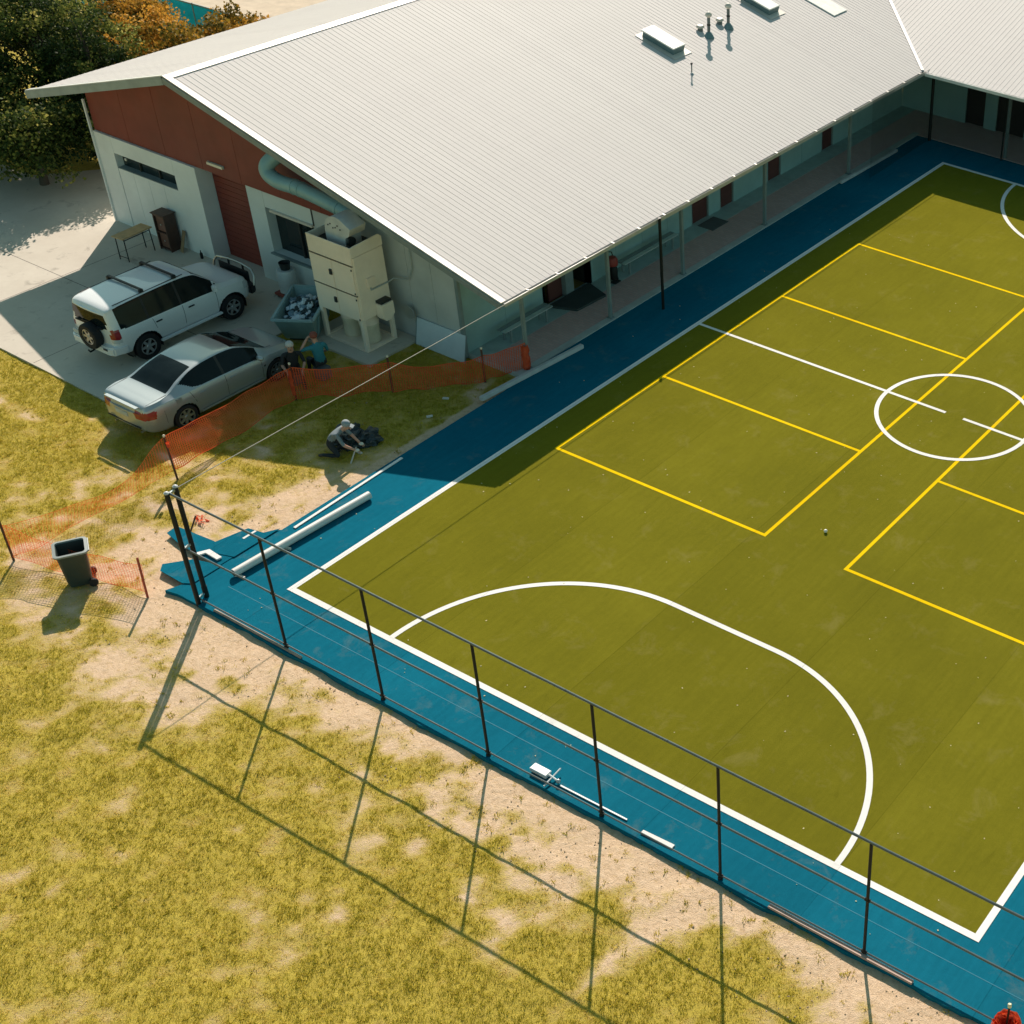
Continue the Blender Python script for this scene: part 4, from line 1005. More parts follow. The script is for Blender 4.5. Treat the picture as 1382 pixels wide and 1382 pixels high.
for z0, z1 in ((.98, 1.76), (1.79, 2.67)):
    for a, b in ((U0, (U0+U1)/2-.006), ((U0+U1)/2+.006, U1-.06)):
        d = MB().bx(a, b, W0-.006, W0+.03, z0, z1).build('door', BEIGE, ex, world=True, bevel=.006)
        if a == U0: MB().bx(b-.10, b-.02, W0-.05, W0-.006, (z0+z1)/2-.02, (z0+z1)/2+.14).build('handle', DARK, d, world=True)
        else:
            for z in (z0+.06, z1-.1): MB().obox((b-.02, W0-.015, z), (.03, .02, .05)).build('hinge', DARK, d, world=True)
for z in (1.775, 2.685): MB().bx(U0-.002, U1-.03, W0-.02, W0+.02, z-.012, z+.012).build('seam_rail', pmat('seam_brown', (.17, .13, .09), .6), ex, world=True)
for a, b in ((U0+.05, W0+.05), (U1-.07, W0+.05), (U0+.05, W1-.06), (U1-.07, W1-.06)):
    MB().bx(a-.05, a+.07, b-.05, b+.06, .0, 1.0).build('leg', BEIGE2, ex, world=True, bevel=.008)
fr = MB(); fr.bx(U0+.12, U1-.14, W0, W0+.09, 0, .07); fr.bx(U0+.12, U1-.14, W1-.09, W1, 0, .07); fr.bx(U0, U0+.10, W0+.11, W1-.12, 0, .07); fr.bx(U1-.12, U1, W0+.11, W1-.12, 0, .07)
fr.build('base_frame', BEIGE, ex, world=True)
MB().bx(U0+.12, U1-.14, W0+.1, W1-.1, .0, .03).build('base_tray', BEIGE, ex, world=True)
for u in (-7.55, -6.85):
    dm = MB().lathe([(.26, .03), (.275, .08), (.26, .12), (.26, .5), (.275, .53), (.27, .62)], 24, (u, 8.9, 0)).build('collection_drum', pmat('drum_cream', (.74, .66, .48), .45, grime=.2), ex, True, True)
    MB().lathe([(.28, .62), (.28, .65), (.17, .98)], 24, (u, 8.9, 0)).build('hopper', BEIGE, dm, True, True)
# chute on the right side, control box and conduit
ch = MB().prism([(8.85, 1.36), (9.28, 1.36), (9.28, .98), (9.12, .84), (8.95, .84), (8.85, .95)], U1, U1+.26, Matrix(((0, 0, 1), (1, 0, 0), (0, 1, 0)))).build('side_chute', BEIGE2, ex, world=True, bevel=.01)
MB().bx(U1, U1+.22, 8.88, 9.25, 1.37, 1.44).build('chute_lip', DARK, ch, world=True)
MB().bx(U1, U1+.06, 8.68, 8.95, 1.92, 2.2).build('control_box', BEIGE, ex, world=True, bevel=.008)
MB().tube([(U1+.03, 8.78, 1.92), (U1+.03, 8.78, 1.82), (U1+.03, 9.4, 1.82), (U1+.03, 9.62, 1.84), (-5.9, 9.72, 1.9), (-5.72, 9.74, 2.3), (-5.72, 9.74, 3.0)], .02, 8).build('conduit', pmat('conduit_grey', (.38, .42, .41), .5), ex, True, True)
# fan housing on top: a scroll
prof = [(-7.62, 3.0)]
for k in range(15):
    a = math.pi - math.pi*.62*k/14; prof.append((-7.15+.47*math.cos(a), 3.38+.47*math.sin(a)))
prof += [(-6.62, 3.62), (-6.70, 3.40), (-6.86, 3.30), (-6.90, 3.0)]
MB().prism(prof, -9.18, -8.62, XZ).build('fan_housing', pmat('fan_white', (.58, .58, .55), .35), ex, True, True)
for k in range(6): MB().sphere((-7.45+.09*k, 8.61, 3.55+.06*math.sin(k*2)), .022, 6, 4).build('bolt', DARK, ex, True, True)
MB().lathe([(.14, 0), (.14, .05)], 18, (-6.78, 8.72, 3.2), Matrix(((0, 0, 1), (0, 1, 0), (1, 0, 0)))).build('motor_port', DARK, ex, True, True)
MB().lathe([(.20, 0), (.20, .04), (.02, .06)], 20, (-5.95, 9.62, .9), Matrix(((1, 0, 0), (0, 0, -1), (0, 1, 0)))).build('round_plate', GALV, ex, True, True)
dk = thing('duct_pipe', 'fat teal-grey duct curving from the red gable to the extractor', 'duct', (-9, 9.3, 0))
DUCT = pmat('duct_steel', (.24, .40, .42), .4, .1, var=.08)
path = crom([(-9.95, 9.9, 4.62), (-10.25, 9.62, 4.50), (-10.48, 9.36, 4.24), (-10.42, 9.28, 4.0), (-10.05, 9.28, 3.86), (-9.5, 9.30, 3.86), (-9.2, 9.30, 3.86), (-8.3, 9.32, 3.76), (-7.35, 9.32, 3.62), (-7.1, 9.2, 3.56)], 6)
MB().tube([tuple(p) for p in path], .215, 20).build('pipe', DUCT, dk, True, True)
for k in (31, 36, 45): 
    a, b = Vector(path[k]), Vector(path[k+1]); MB().tube([a, a+(b-a).normalized()*.06], .228, 20).build('collar', DUCT, dk, True, True)

# skip bin with rubbish
TEALSK = pmat('skip_teal', (.22, .34, .34), .5, var=.15, grime=.2)
sk = thing('skip_bin', 'open teal-grey skip bin heaped with rubbish beside the extractor', 'skip bin', (-8.78, 8.30, -.04), R(123-0))
def tub(l0, w0, z0, l1, w1, z1, inn=.04):
    a = [(x*l0/2, y*w0/2, z0) for x, y in ((-1, -1), (1, -1), (1, 1), (-1, 1))]; b = [(x*l1/2, y*w1/2, z1) for x, y in ((-1, -1), (1, -1), (1, 1), (-1, 1))]
    c = [(x*(l1/2-inn), y*(w1/2-inn), z1) for x, y in ((-1, -1), (1, -1), (1, 1), (-1, 1))]; d = [(x*(l0/2-inn), y*(w0/2-inn), z0+inn) for x, y in ((-1, -1), (1, -1), (1, 1), (-1, 1))]
    f = [(3, 2, 1, 0)]
    for i in range(4):
        j = (i+1) % 4; f += [(i, j, 4+j, 4+i), (4+i, 4+j, 8+j, 8+i), (8+i, 8+j, 12+j, 12+i)]
    f.append((12, 13, 14, 15)); return a+b+c+d, f
v, f = tub(1.25, .85, .08, 2.0, 1.08, .88); mkobj('tub', v, f, TEALSK, sk)
r = MB()
for a, b in (((-1.02, -.56, .88), (1.02, -.56, .88)), ((1.02, -.56, .88), (1.02, .56, .88)), ((1.02, .56, .88), (-1.02, .56, .88)), ((-1.02, .56, .88), (-1.02, -.56, .88))): r.beam(a, b, .07, .06)
r.build('rim', pmat('skip_rim', (.30, .42, .42), .5), sk)
for x in (-.5, .5):
    for s in (-1, 1): MB().beam((x, s*.47, .2), (x, s*.57, .85), .06, .05).build('rib', TEALSK, sk)
for x in (-.45, .45): MB().bx(x-.1, x+.1, -.35, .35, 0, .08).build('skid', DARK, sk)
ru = MB(); random.seed(12)
for i in range(90):
    x, y = random.gauss(-.1, .38), random.gauss(0, .24)
    if abs(x) > .84 or abs(y) > .42: continue
    z = .66+.28*math.exp(-(x*x/.3+y*y/.12))+random.uniform(-.05, .05)
    ru.mi = random.choice([0, 0, 0, 1, 2]); M = Matrix.Rotation(random.random()*6, 3, 'Z') @ Matrix.Rotation(random.uniform(-.9, .9), 3, 'X')
    k0 = len(ru.v); ru.sphere((x, y, z), random.uniform(.06, .16), 7, 5, (1, random.uniform(.5, 1), random.uniform(.3, .7)))
    for q in range(k0, len(ru.v)): p = Vector(ru.v[q]); ru.v[q] = tuple(p + Vector((random.uniform(-1, 1), random.uniform(-1, 1), random.uniform(-1, 1)))*.025)
ro = ru.build('rubbish', [pmat('paper_white', (.60, .66, .70), .7), pmat('paper_blue', (.16, .24, .30), .7), pmat('paper_dark', (.03, .045, .05), .8)])
ro.location = sk.location; ro.rotation_euler = sk.rotation_euler; tag(ro, 'crumpled white and dark rubbish heaped in the skip', 'rubbish', kind='stuff')

# white drum on a red dolly by the workshop window
dr_ = thing('drum', 'white plastic drum with black bucket on a red dolly under the window', 'drum', (-10.75, 9.42, -.04))
MB().lathe([(.22, .16), (.27, .2), (.28, .55), (.27, .86), (.24, .9)], 22).build('drum_body', pmat('drum_white', (.55, .57, .55), .45, grime=.3), dr_, True)
MB().lathe([(.13, .9), (.17, 1.12), (.15, 1.12), (.12, .94)], 18).build('bucket', DARK, dr_, True)
MB().bx(-.33, .33, -.30, .30, .08, .16).build('dolly', pmat('dolly_red', (.28, .06, .04), .6), dr_, bevel=.01)
for a in (-.25, .25):
    for b in (-.22, .22): MB().lathe([(.05, -.02), (.05, .02)], 10, (a, b, .05), Matrix(((1, 0, 0), (0, 0, 1), (0, 1, 0)))).build('castor', DARK, dr_, True)
# table
TIMB = pmat('ply_top', (.58, .36, .15), .5, var=.15, scale=6)
tb_ = thing('table', 'small table with orange-brown timber top by the workshop wall', 'table', (-16.45, 8.52, -.04), R(4))
MB().bx(-.24, .24, -.55, .55, .76, .79).build('table_top', TIMB, tb_, bevel=.006)
for a in (-.19, .19):
    for b in (-.48, .48): MB().tube([(a, b, 0), (a*.95, b*.97, .76)], .016, 8).build('leg', BLACK, tb_, True)
    MB().tube([(a*.97, -.47, .7), (a*.97, .47, .7)], .014, 8).build('rail', BLACK, tb_, True)
MB().tube([(-.19, -.48, .12), (.19, -.48, .12)], .012, 8).build('stretcher', BLACK, tb_, True)
# cabinet
BRN = pmat('brown_cabinet', (.075, .035, .025), .5, var=.25, scale=5)
cb = thing('cabinet', 'dark brown two-shelf cabinet against the white workshop wall', 'cabinet', (-16.02, 9.40, -.04), R(2))
for a in (-.25, .22): MB().bx(a, a+.03, -.2, .2, .0, 1.20).build('side_panel', BRN, cb)
MB().bx(-.219, .219, .17, .2, .0, 1.2).build('back_panel', BRN, cb)
for z in (.05, .58, 1.14): MB().bx(-.219, .219, -.19, .169, z, z+.03).build('shelf', BRN, cb)
MB().bx(-.29, .29, -.24, .22, 1.2, 1.235).build('top', BRN, cb, bevel=.006)
for z0, z1 in ((.09, .55), (.63, 1.1)):
    d = MB().bx(-.2, .2, -.14, -.11, z0, z1).build('door', pmat('cab_panel', (.19, .085, .06), .5), cb); MB().sphere((.0, -.16, (z0+z1)/2), .022, 8, 6).build('knob', CREAM, d, True)
pl = MB().beam((-15.55, 9.40, -.03), (-15.52, 9.62, .62), .14, .025).build('plank', pmat('plank', (.32, .21, .11), .7)); tag(pl, 'short timber plank leaning on the wall beside the brown cabinet', 'plank')
bt = MB().lathe([(.04, 0), (.045, .02), (.045, .17), (.015, .22), (.015, .27)], 12, (-14.75, 9.5, -.04)).build('bottle', BLACK, smooth=True); tag(bt, 'small dark bottle on the concrete right of the cabinet', 'bottle')

# pale board leaning against the corner wall
bd = thing('board', 'pale blue-white rectangular board leaning on the building corner', 'board', (-4.9, 9.6, GZ))
MB().prism([(-.93, 0), (.93, 0), (.93, .82), (-.93, .82)], 0, .03, Matrix(((1, 0, 0), (0, math.sin(.22), -math.cos(.22)), (0, math.cos(.22), math.sin(.22))))).build('sheet', pmat('board_white', (.58, .66, .70), .5, var=.05), bd)
e = MB(); M_ = Matrix(((1, 0, 0), (0, math.sin(.22), -math.cos(.22)), (0, math.cos(.22), math.sin(.22))))
for x in (-.94, .94): e.prism([(x-.012, 0), (x+.012, 0), (x+.012, .82), (x-.012, .82)], -.004, .036, M_)
e.build('edge_trim', STEEL, bd)

# veranda benches, fire hose, entrance mat
for v0, v1, lab in ((10.85, 12.85, 'white slat bench on the veranda nearest the gable end'), (16.2, 18.9, 'white slat bench on the veranda beyond the entrance')):
    t_ = thing('bench', lab, 'bench', (-3.75, (v0+v1)/2, .026), group='veranda benches')
    for k, u in enumerate((-3.62, -3.80)): MB().bx(u-.075, u+.075, v0, v1, .44, .475).build('seat_slat', pmat('bench_alu', (.50, .58, .58), .35, .4) if k == 0 else STEEL, t_, world=True)
    for v in (v0+.25, v1-.25):
        MB().bx(-3.90, -3.56, v-.025, v+.025, .40, .438).build('bearer', STEEL, t_, world=True)
        for u in (-3.87, -3.59): MB().bx(u-.025, u+.025, v-.025, v+.025, .026, .40).build('leg', STEEL, t_, world=True)
hr = thing('trolley', 'upright black trolley with a red top on the veranda beyond the entrance', 'trolley', (-3.62, 15.70, .022))
for s_ in (-.13, .13): MB().tube([(0, s_, .08), (-.04, s_, .62), (-.10, s_*.8, .98)], .016, 8).build('upright', BLACK, hr, True)
MB().tube([(-.10, -.104, .98), (-.13, 0, 1.02), (-.10, .104, .98)], .016, 8).build('handle', BLACK, hr, True)
MB().lathe([(.10, .14), (.12, .2), (.12, .52), (.08, .58)], 16, (.03, 0, 0)).build('canister', BLACK, hr, True)
MB().lathe([(.09, .585), (.165, .62), (.165, .80), (.12, .88), (.02, .90)], 18, (.0, 0, 0)).build('motor_cover', pmat('fire_red', (.28, .03, .022), .5), hr, True)
for s_ in (-1, 1): MB().lathe([(.03, -.02), (.085, -.02), (.085, .02), (.03, .02)], 14, (-.04, s_*.17, .085), Matrix(((1, 0, 0), (0, 0, 1), (0, 1, 0)))).build('wheel', TYRE, hr, True)
MB().bx(-.02, .18, -.14, .14, .05, .075).build('foot_plate', DARK, hr)
rp = MB().prism([(-4.14, 13.28), (-3.30, 13.62), (-3.22, 14.85), (-4.14, 15.15)], .028, .10).build('entrance_ramp', pmat('rubber_ramp', (.035, .05, .05), .8)); tag(rp, 'dark rubber ramp in front of the veranda entrance', 'ramp')
mt_ = MB().bx(-3.98, -3.35, 20.5, 21.4, .03, .045).build('door_mat', pmat('mat_grey', (.10, .11, .11), .9)); tag(mt_, 'dark door mat outside the red veranda door', 'mat')
br_ = MB().prism([(VW, 24.9), (VW+.01, 24.9), (VW+.01, 25.4), (VW, 25.4)], 2.6, 2.8).build('notice', CREAM); tag(br_, 'small pale notice plate high on the veranda wall', 'notice')

# ------------------------------------------------------------------ turf cores, pipes, offcuts
PVC = pmat('white_pvc', (.66, .64, .60), .4, var=.06, grime=.15)
cr = thing('carpet_core', 'thick white tube lying on the blue turf near the corner', 'tube', (-1.27, 1.5, 0))
MB().tube([(-1.36, -.42, .115), (-1.27, 1.5, .112), (-1.17, 3.43, .115)], .098, 20).build('tube', PVC, cr, True, True)
for p in ((-1.36, -.425, .115), (-1.17, 3.435, .115)): MB().lathe([(.07, -.003), (.07, .003)], 16, p, Matrix(((1, 0, 0), (0, 0, 1), (0, 1, 0)))).build('tube_mouth', DARK, cr, True, True)
MB().obox((-1.20, .95, .03), (.16, .05, .05), Matrix.Rotation(.2, 3, 'Z')).build('chock', CREAM, cr, world=True); MB().obox((-1.2, -.33, .025), (.14, .05, .04)).build('chock', CREAM, cr, world=True)
def strip_thing(name, lab, a, b, w, hgt, mat, cat, group=None):
    o = MB().beam(a, b, w, hgt).build(name, mat, bevel=min(w, hgt)*.15); tag(o, lab, cat, group); return o
strip_thing('turf_line_strip', 'thin white turf strip lying beside the thick white tube', (-1.70, 1.58, .018), (-1.82, 5.12, .018), .075, .02, WHITE_L, 'strip')
strip_thing('square_tube', 'long white beam on blue turf by the first veranda post', (-2.12, 8.28, .07), (-1.80, 12.08, .07), .14, .13, pmat('beam_grey', (.52, .53, .52), .5), 'beam')
strip_thing('square_tube', 'long white beam lying at the far end of the veranda edge', (-2.02, 26.4, .08), (-1.92, 30.2, .08), .12, .11, MATS['beam_grey'], 'beam')
strip_thing('timber_batten', 'pale timber batten under the fence next to the double corner post', (-.78, -1.44, .02), (1.98, -1.47, .02), .055, .035, pmat('batten', (.40, .31, .24), .7, var=.2), 'timber')
strip_thing('timber_batten', 'pinkish timber batten under the fence near the right frame edge', (14.05, -1.46, .03), (17.1, -1.47, .03), .085, .05, pmat('batten_pink', (.50, .34, .27), .7, var=.2), 'timber')
ob = thing('turf_offcut', 'bent white turf offcut on the loose blue flaps', 'offcut', (-2.4, -.2, .03))
MB().prism([(-2.70, -.36), (-2.60, -.42), (-2.52, -.24), (-2.12, -.26), (-2.10, -.14), (-2.56, -.10)], .035, .075).build('strip', WHITE_L, ob, world=True)
tl = thing('seaming_tool', 'white seaming tool with cross handle lying under the fence', 'tool', (8.5, -1.22, 0))
MB().bx(8.20, 8.62, -1.31, -1.13, .03, .12).build('tool_box', pmat('tool_white', (.62, .66, .66), .35), tl, world=True, bevel=.012)
MB().tube([(8.62, -1.22, .09), (8.86, -1.24, .07)], .022, 8).build('shaft', MATS['tool_white'], tl, True, True)
MB().tube([(8.72, -1.48, .05), (8.72, -.98, .11)], .018, 8).build('cross_handle', MATS['tool_white'], tl, True, True)
MB().sphere((8.88, -1.24, .07), .05, 10, 8).build('end_knob', GALV, tl, True, True)
strip_thing('aluminium_edge_strip', 'thin bright metal strip under the fence beside the seaming tool', (8.95, -1.27, .02), (10.6, -1.25, .02), .035, .02, pmat('alu_strip', (.80, .79, .76), .55, .0), 'strip')
strip_thing('offcut_strip', 'short flat white offcut under the near fence, mid span', (11.02, -1.33, .02), (11.75, -1.30, .02), .10, .02, WHITE_L, 'strip')
bl = thing('ball', 'small white ball resting on the green pitch between the yellow courts', 'ball', (8.77, 8.65, .01)); MB().sphere((0, 0, .045), .045, 14, 10).build('ball_shell', pmat('ball_white', (.85, .83, .78), .5), bl, True)
MB().lathe([(.0455, .043), (.0458, .047)], 14).build('ball_seam', CREAM, bl, True)

# ------------------------------------------------------------------ wheelie bin
BING = pmat('bin_green', (.030, .045, .042), .45, var=.15)
wb = thing('wheelie_bin', 'dark lidless wheelie bin standing on the grass by the orange mesh', 'bin', (-4.03, -2.36, GZ), R(-32))
def rr_(w, d, r, n=5):
    out = []
    for cx, cy, a0 in ((w/2-r, d/2-r, 0), (-w/2+r, d/2-r, 90), (-w/2+r, -d/2+r, 180), (w/2-r, -d/2+r, 270)):
        for k in range(n): a = R(a0+90*k/(n-1)); out.append((cx+r*math.cos(a), cy+r*math.sin(a)))
    return out
def shell(levels, name, mat, parent, close=True):
    v = []; f = []; n = len(levels[0][0])
    for pts, z in levels: v += [(x, y, z) for x, y in pts]
    for i in range(len(levels)-1):
        for k in range(n): f.append((i*n+k, i*n+(k+1) % n, (i+1)*n+(k+1) % n, (i+1)*n+k))
    if close: f.append(tuple(range(n-1, -1, -1))); f.append(tuple((len(levels)-1)*n+k for k in range(n)))
    o = mkobj(name, v, f, mat, parent, True); o.data.set_sharp_from_angle(angle=R(40)); return o
shell([(rr_(.40, .44, .06), .06), (rr_(.44, .50, .06), .2), (rr_(.54, .60, .07), .96), (rr_(.50, .56, .06), .97), (rr_(.38, .42, .05), .12)], 'bin_body', BING, wb)
shell([(rr_(.56, .62, .08), .94), (rr_(.64, .70, .10), .96), (rr_(.64, .70, .10), 1.0), (rr_(.53, .58, .07), 1.005), (rr_(.52, .57, .07), .95)], 'rim', pmat('bin_rim', (.22, .25, .24), .5), wb, False)
for s in (-1, 1): MB().lathe([(.04, -.02), (.10, -.025), (.10, .025), (.04, .03)], 18, (s*.23, .25, .10), Matrix(((0, 0, 1), (0, 1, 0), (1, 0, 0)))).build('wheel', TYRE, wb, True)
MB().tube([(-.24, .36, .98), (.24, .36, .98)], .018, 8).build('handle', MATS['bin_rim'], wb, True)
for s in (-.2, .2): MB().beam((s, .30, .97), (s, .37, .98), .04, .03).build('hinge_lug', BING, wb)

# ------------------------------------------------------------------ people
def person(root, J, E, bones, mats):
    """one skinned body; E edges between joints, bones: edge -> material index"""
    names = list(J); idx = {n: i for i, n in enumerate(names)}
    me = bpy.data.meshes.new('body'); me.from_pydata([J[n][0] for n in names], [(idx[a], idx[b]) for a, b in E], [])
    tmp = bpy.data.objects.new('tmp', me); COL.objects.link(tmp)
    tmp.modifiers.new('s', 'SKIN')
    for i, n in enumerate(names):
        r = J[n][1]; me.skin_vertices[0].data[i].radius = (r, r) if not isinstance(r, tuple) else r
        me.skin_vertices[0].data[i].use_root = (n == 'pelvis')
    s = tmp.modifiers.new('b', 'SUBSURF'); s.levels = 2; s.render_levels = 2
    dg = bpy.context.evaluated_depsgraph_get(); ev = tmp.evaluated_get(dg); m2 = bpy.data.meshes.new_from_object(ev)
    bpy.data.objects.remove(tmp)
    m2.materials.clear()
    for m in mats: m2.materials.append(m)
    segs = [(Vector(J[a][0]), Vector(J[b][0]), bones.get((a, b), 0)) for a, b in E]
    for p in m2.polygons:
        c = p.center; best = 9; bi = 0
        for a, b, k in segs:
            d = b-a; t_ = max(0, min(1, (c-a).dot(d)/max(1e-9, d.length_squared))); dd = (a+d*t_-c).length
            if dd < best: best = dd; bi = k
        p.material_index = bi; p.use_smooth = True
    o = bpy.data.objects.new('body', m2); COL.objects.link(o); o.parent = root; return o
def joints(pelvis, chest, neck, head, L_, R_, legsL, legsR, handdirL, handdirR):
    J = {'pelvis': (pelvis, .135), 'waist': (tuple((Vector(pelvis)*.55+Vector(chest)*.45)), .125), 'chest': (chest, .145), 'neck': (neck, .058), 'head': (head, .088)}
    hd = Vector(head); up = (hd-Vector(neck)).normalized(); J['crown'] = (tuple(hd+up*.10), .078)
    E = [('pelvis', 'waist'), ('waist', 'chest'), ('chest', 'neck'), ('neck', 'head'), ('head', 'crown')]
    B = {('pelvis', 'waist'): 1, ('waist', 'chest'): 1, ('chest', 'neck'): 1, ('neck', 'head'): 0, ('head', 'crown'): 0}
    for s, A, G_, hdv in (('l', L_, legsL, handdirL), ('r', R_, legsR, handdirR)):
        for n, p, r in zip(('sh', 'el', 'wr', 'palm'), A, (.062, .046, .033, (.034, .022))): J[s+n] = (p, r)
        E += [('chest', s+'sh'), (s+'sh', s+'el'), (s+'el', s+'wr'), (s+'wr', s+'palm')]; B[('chest', s+'sh')] = 1; B[(s+'sh', s+'el')] = 1
        hv = Vector(hdv).normalized(); side = hv.cross(Vector((0, 0, 1))); side = side.normalized() if side.length > .1 else Vector((1, 0, 0)); nn = side.cross(hv)
        pp = Vector(A[3])
        for k, (o_, ln_) in enumerate(((-.030, .062), (-.010, .078), (.010, .074), (.030, .056))):
            a = pp+side*o_+hv*.025; b = pp+side*o_*1.15+hv*(.025+ln_*.55)-nn*.006; c = b+hv*ln_*.4-nn*.028
            J['%sf%da' % (s, k)] = (tuple(a), .009); J['%sf%db' % (s, k)] = (tuple(b), .0085); J['%sf%dc' % (s, k)] = (tuple(c), .007)
            E += [(s+'palm', '%sf%da' % (s, k)), ('%sf%da' % (s, k), '%sf%db' % (s, k)), ('%sf%db' % (s, k), '%sf%dc' % (s, k))]
        a = pp-side*.042-hv*.01; b = a-side*.02+hv*.035-nn*.01; J[s+'ta'] = (tuple(a), .011); J[s+'tb'] = (tuple(b), .009); E += [(s+'palm', s+'ta'), (s+'ta', s+'tb')]
        for n, p, r in zip(('hip', 'kn', 'an', 'toe'), G_, (.098, .066, .046, .040)): J[s+n] = (p, r)
        E += [('pelvis', s+'hip'), (s+'hip', s+'kn'), (s+'kn', s+'an'), (s+'an', s+'toe')]
        B[('pelvis', s+'hip')] = 2; B[(s+'hip', s+'kn')] = 2; B[(s+'kn', s+'an')] = 2; B[(s+'an', s+'toe')] = 3
    return J, E, B
SKIN = pmat('skin', (.50, .27, .19), .55, var=.08); BOOT = pmat('boot', (.05, .04, .035), .7)
def features(root, head, fwd, hairmat, cap=None):
    h_ = Vector(head); f_ = Vector(fwd).normalized(); r_ = f_.cross(Vector((0, 0, 1))).normalized()
    m = MB(); m.sphere(h_+f_*.098+Vector((0, 0, .02)), .02, 8, 6, (1, 1, 1.3))
    for s in (-1, 1): m.sphere(h_+r_*s*.095+Vector((0, 0, .03)), .026, 8, 6, (.7, .7, 1.2))
    m.build('face_features', SKIN, root, True)
    e = MB()
    for s in (-1, 1): e.sphere(h_+f_*.088+r_*s*.034+Vector((0, 0, .05)), .011, 6, 5)
    e.obox(h_+f_*.092-Vector((0, 0, .03)), (.02, .045, .008), Matrix((f_, r_, f_.cross(r_))).transposed()); e.build('eyes_and_mouth', DARK, root, True)
    hm = MB(); hm.sphere(h_-f_*.022+Vector((0, 0, .075)), .108, 14, 10, (1, 1, .95)); hm.build('hair' if not cap else 'cap', hairmat, root, True)
    if cap: MB().obox(h_+f_*.14+Vector((0, 0, .085)), (.10, .15, .014), Matrix((f_, -r_, Vector((0, 0, 1)))).transposed()).build('cap_peak', hairmat, root, bevel=.004)
# seated man in teal shirt (local +y is forward)
p2 = thing('person', 'person in a teal T-shirt sitting with one hand raised to the head', 'person', (-6.50, 6.80, GZ), R(75))
hd = (-.02, .10, 1.24)
J, E, B = joints((0, 0, .50), (0, .05, .90), (0, .07, 1.10), hd,
    [(-.21, .04, 1.0), (-.42, .16, .92), (-.20, .20, 1.16), (-.14, .17, 1.24)], [(.21, .04, 1.0), (.29, .08, .74), (.22, .30, .62), (.20, .36, .60)],
    [(-.10, .02, .48), (-.15, .42, .50), (-.15, .46, .10), (-.15, .60, .05)], [(.10, .02, .48), (.16, .42, .50), (.17, .46, .10), (.17, .60, .05)], (.6, -.2, .7), (0, 1, -.2))
person(p2, J, E, B, [SKIN, pmat('shirt_teal', (.03, .20, .24), .85, bump=.2, bscale=20), pmat('trouser_dark', (.03, .035, .04), .85), BOOT]); features(p2, hd, (0, 1, -.1), pmat('hair_red', (.22, .06, .04), .8))
st1 = MB().bx(-.17, .17, -.17, .17, 0, .36).build('crate', pmat('crate_grey', (.12, .13, .13), .7), bevel=.015); st1.location = (-6.50, 6.80, GZ); tag(st1, 'low dark crate under the person in teal', 'crate')
# seated man in dark clothes, facing the court
p1 = thing('person', 'person in dark clothes sitting hands on knees by the sedan wheel', 'person', (-6.88, 6.22, GZ), R(-125))
hd = (0, .12, 1.17)
J, E, B = joints((0, 0, .44), (0, .07, .84), (0, .09, 1.03), hd,
    [(-.21, .05, .94), (-.29, .18, .68), (-.20, .42, .60), (-.18, .49, .57)], [(.21, .05, .94), (.29, .18, .68), (.20, .42, .60), (.18, .49, .57)],
    [(-.10, .02, .42), (-.17, .44, .50), (-.16, .42, .10), (-.16, .56, .05)], [(.10, .02, .42), (.17, .44, .50), (.16, .42, .10), (.16, .56, .05)], (.1, 1, -.4), (-.1, 1, -.4))
person(p1, J, E, B, [SKIN, pmat('shirt_black', (.018, .02, .022), .85, bump=.2, bscale=20), MATS['trouser_dark'], BOOT]); features(p1, hd, (0, 1, -.15), pmat('hair_grey', (.50, .48, .46), .8))
st2 = MB().bx(-.16, .16, -.16, .16, 0, .30).build('crate', MATS['crate_grey'], bevel=.015); st2.location = (-6.88, 6.22, GZ); tag(st2, 'low dark crate under the person in dark clothes', 'crate')
# kneeling worker
p3 = thing('person', 'person in a pale shirt and cap kneeling at the blue turf edge', 'person', (-3.42, 4.32, GZ), R(-62))
hd = (0, .50, .92)
J, E, B = joints((0, -.04, .46), (0, .26, .74), (0, .38, .84), hd,
    [(-.20, .28, .76), (-.24, .46, .52), (-.14, .66, .38), (-.11, .73, .34)], [(.20, .28, .76), (.26, .44, .50), (.16, .62, .34), (.13, .70, .30)],
    [(-.10, -.02, .42), (-.14, .34, .30), (-.14, .02, .08), (-.14, .16, .04)], [(.10, -.02, .42), (.14, .22, .08), (.15, -.20, .09), (.15, -.32, .05)], (.2, 1, -.4), (-.1, 1, -.5))
person(p3, J, E, B, [SKIN, pmat('shirt_pale', (.16, .20, .22), .85, bump=.2, bscale=20), pmat('trouser_navy', (.015, .022, .028), .85), BOOT]); features(p3, hd, (0, 1, -.5), pmat('cap_pale', (.26, .30, .32), .8), True)
for k, pos in enumerate(((-.11, .73, .34), (.13, .70, .30))): MB().sphere(pos, .05, 10, 8, (1, 1.3, .8)).build('work_glove', pmat('glove', (.66, .62, .52), .8), p3, True)
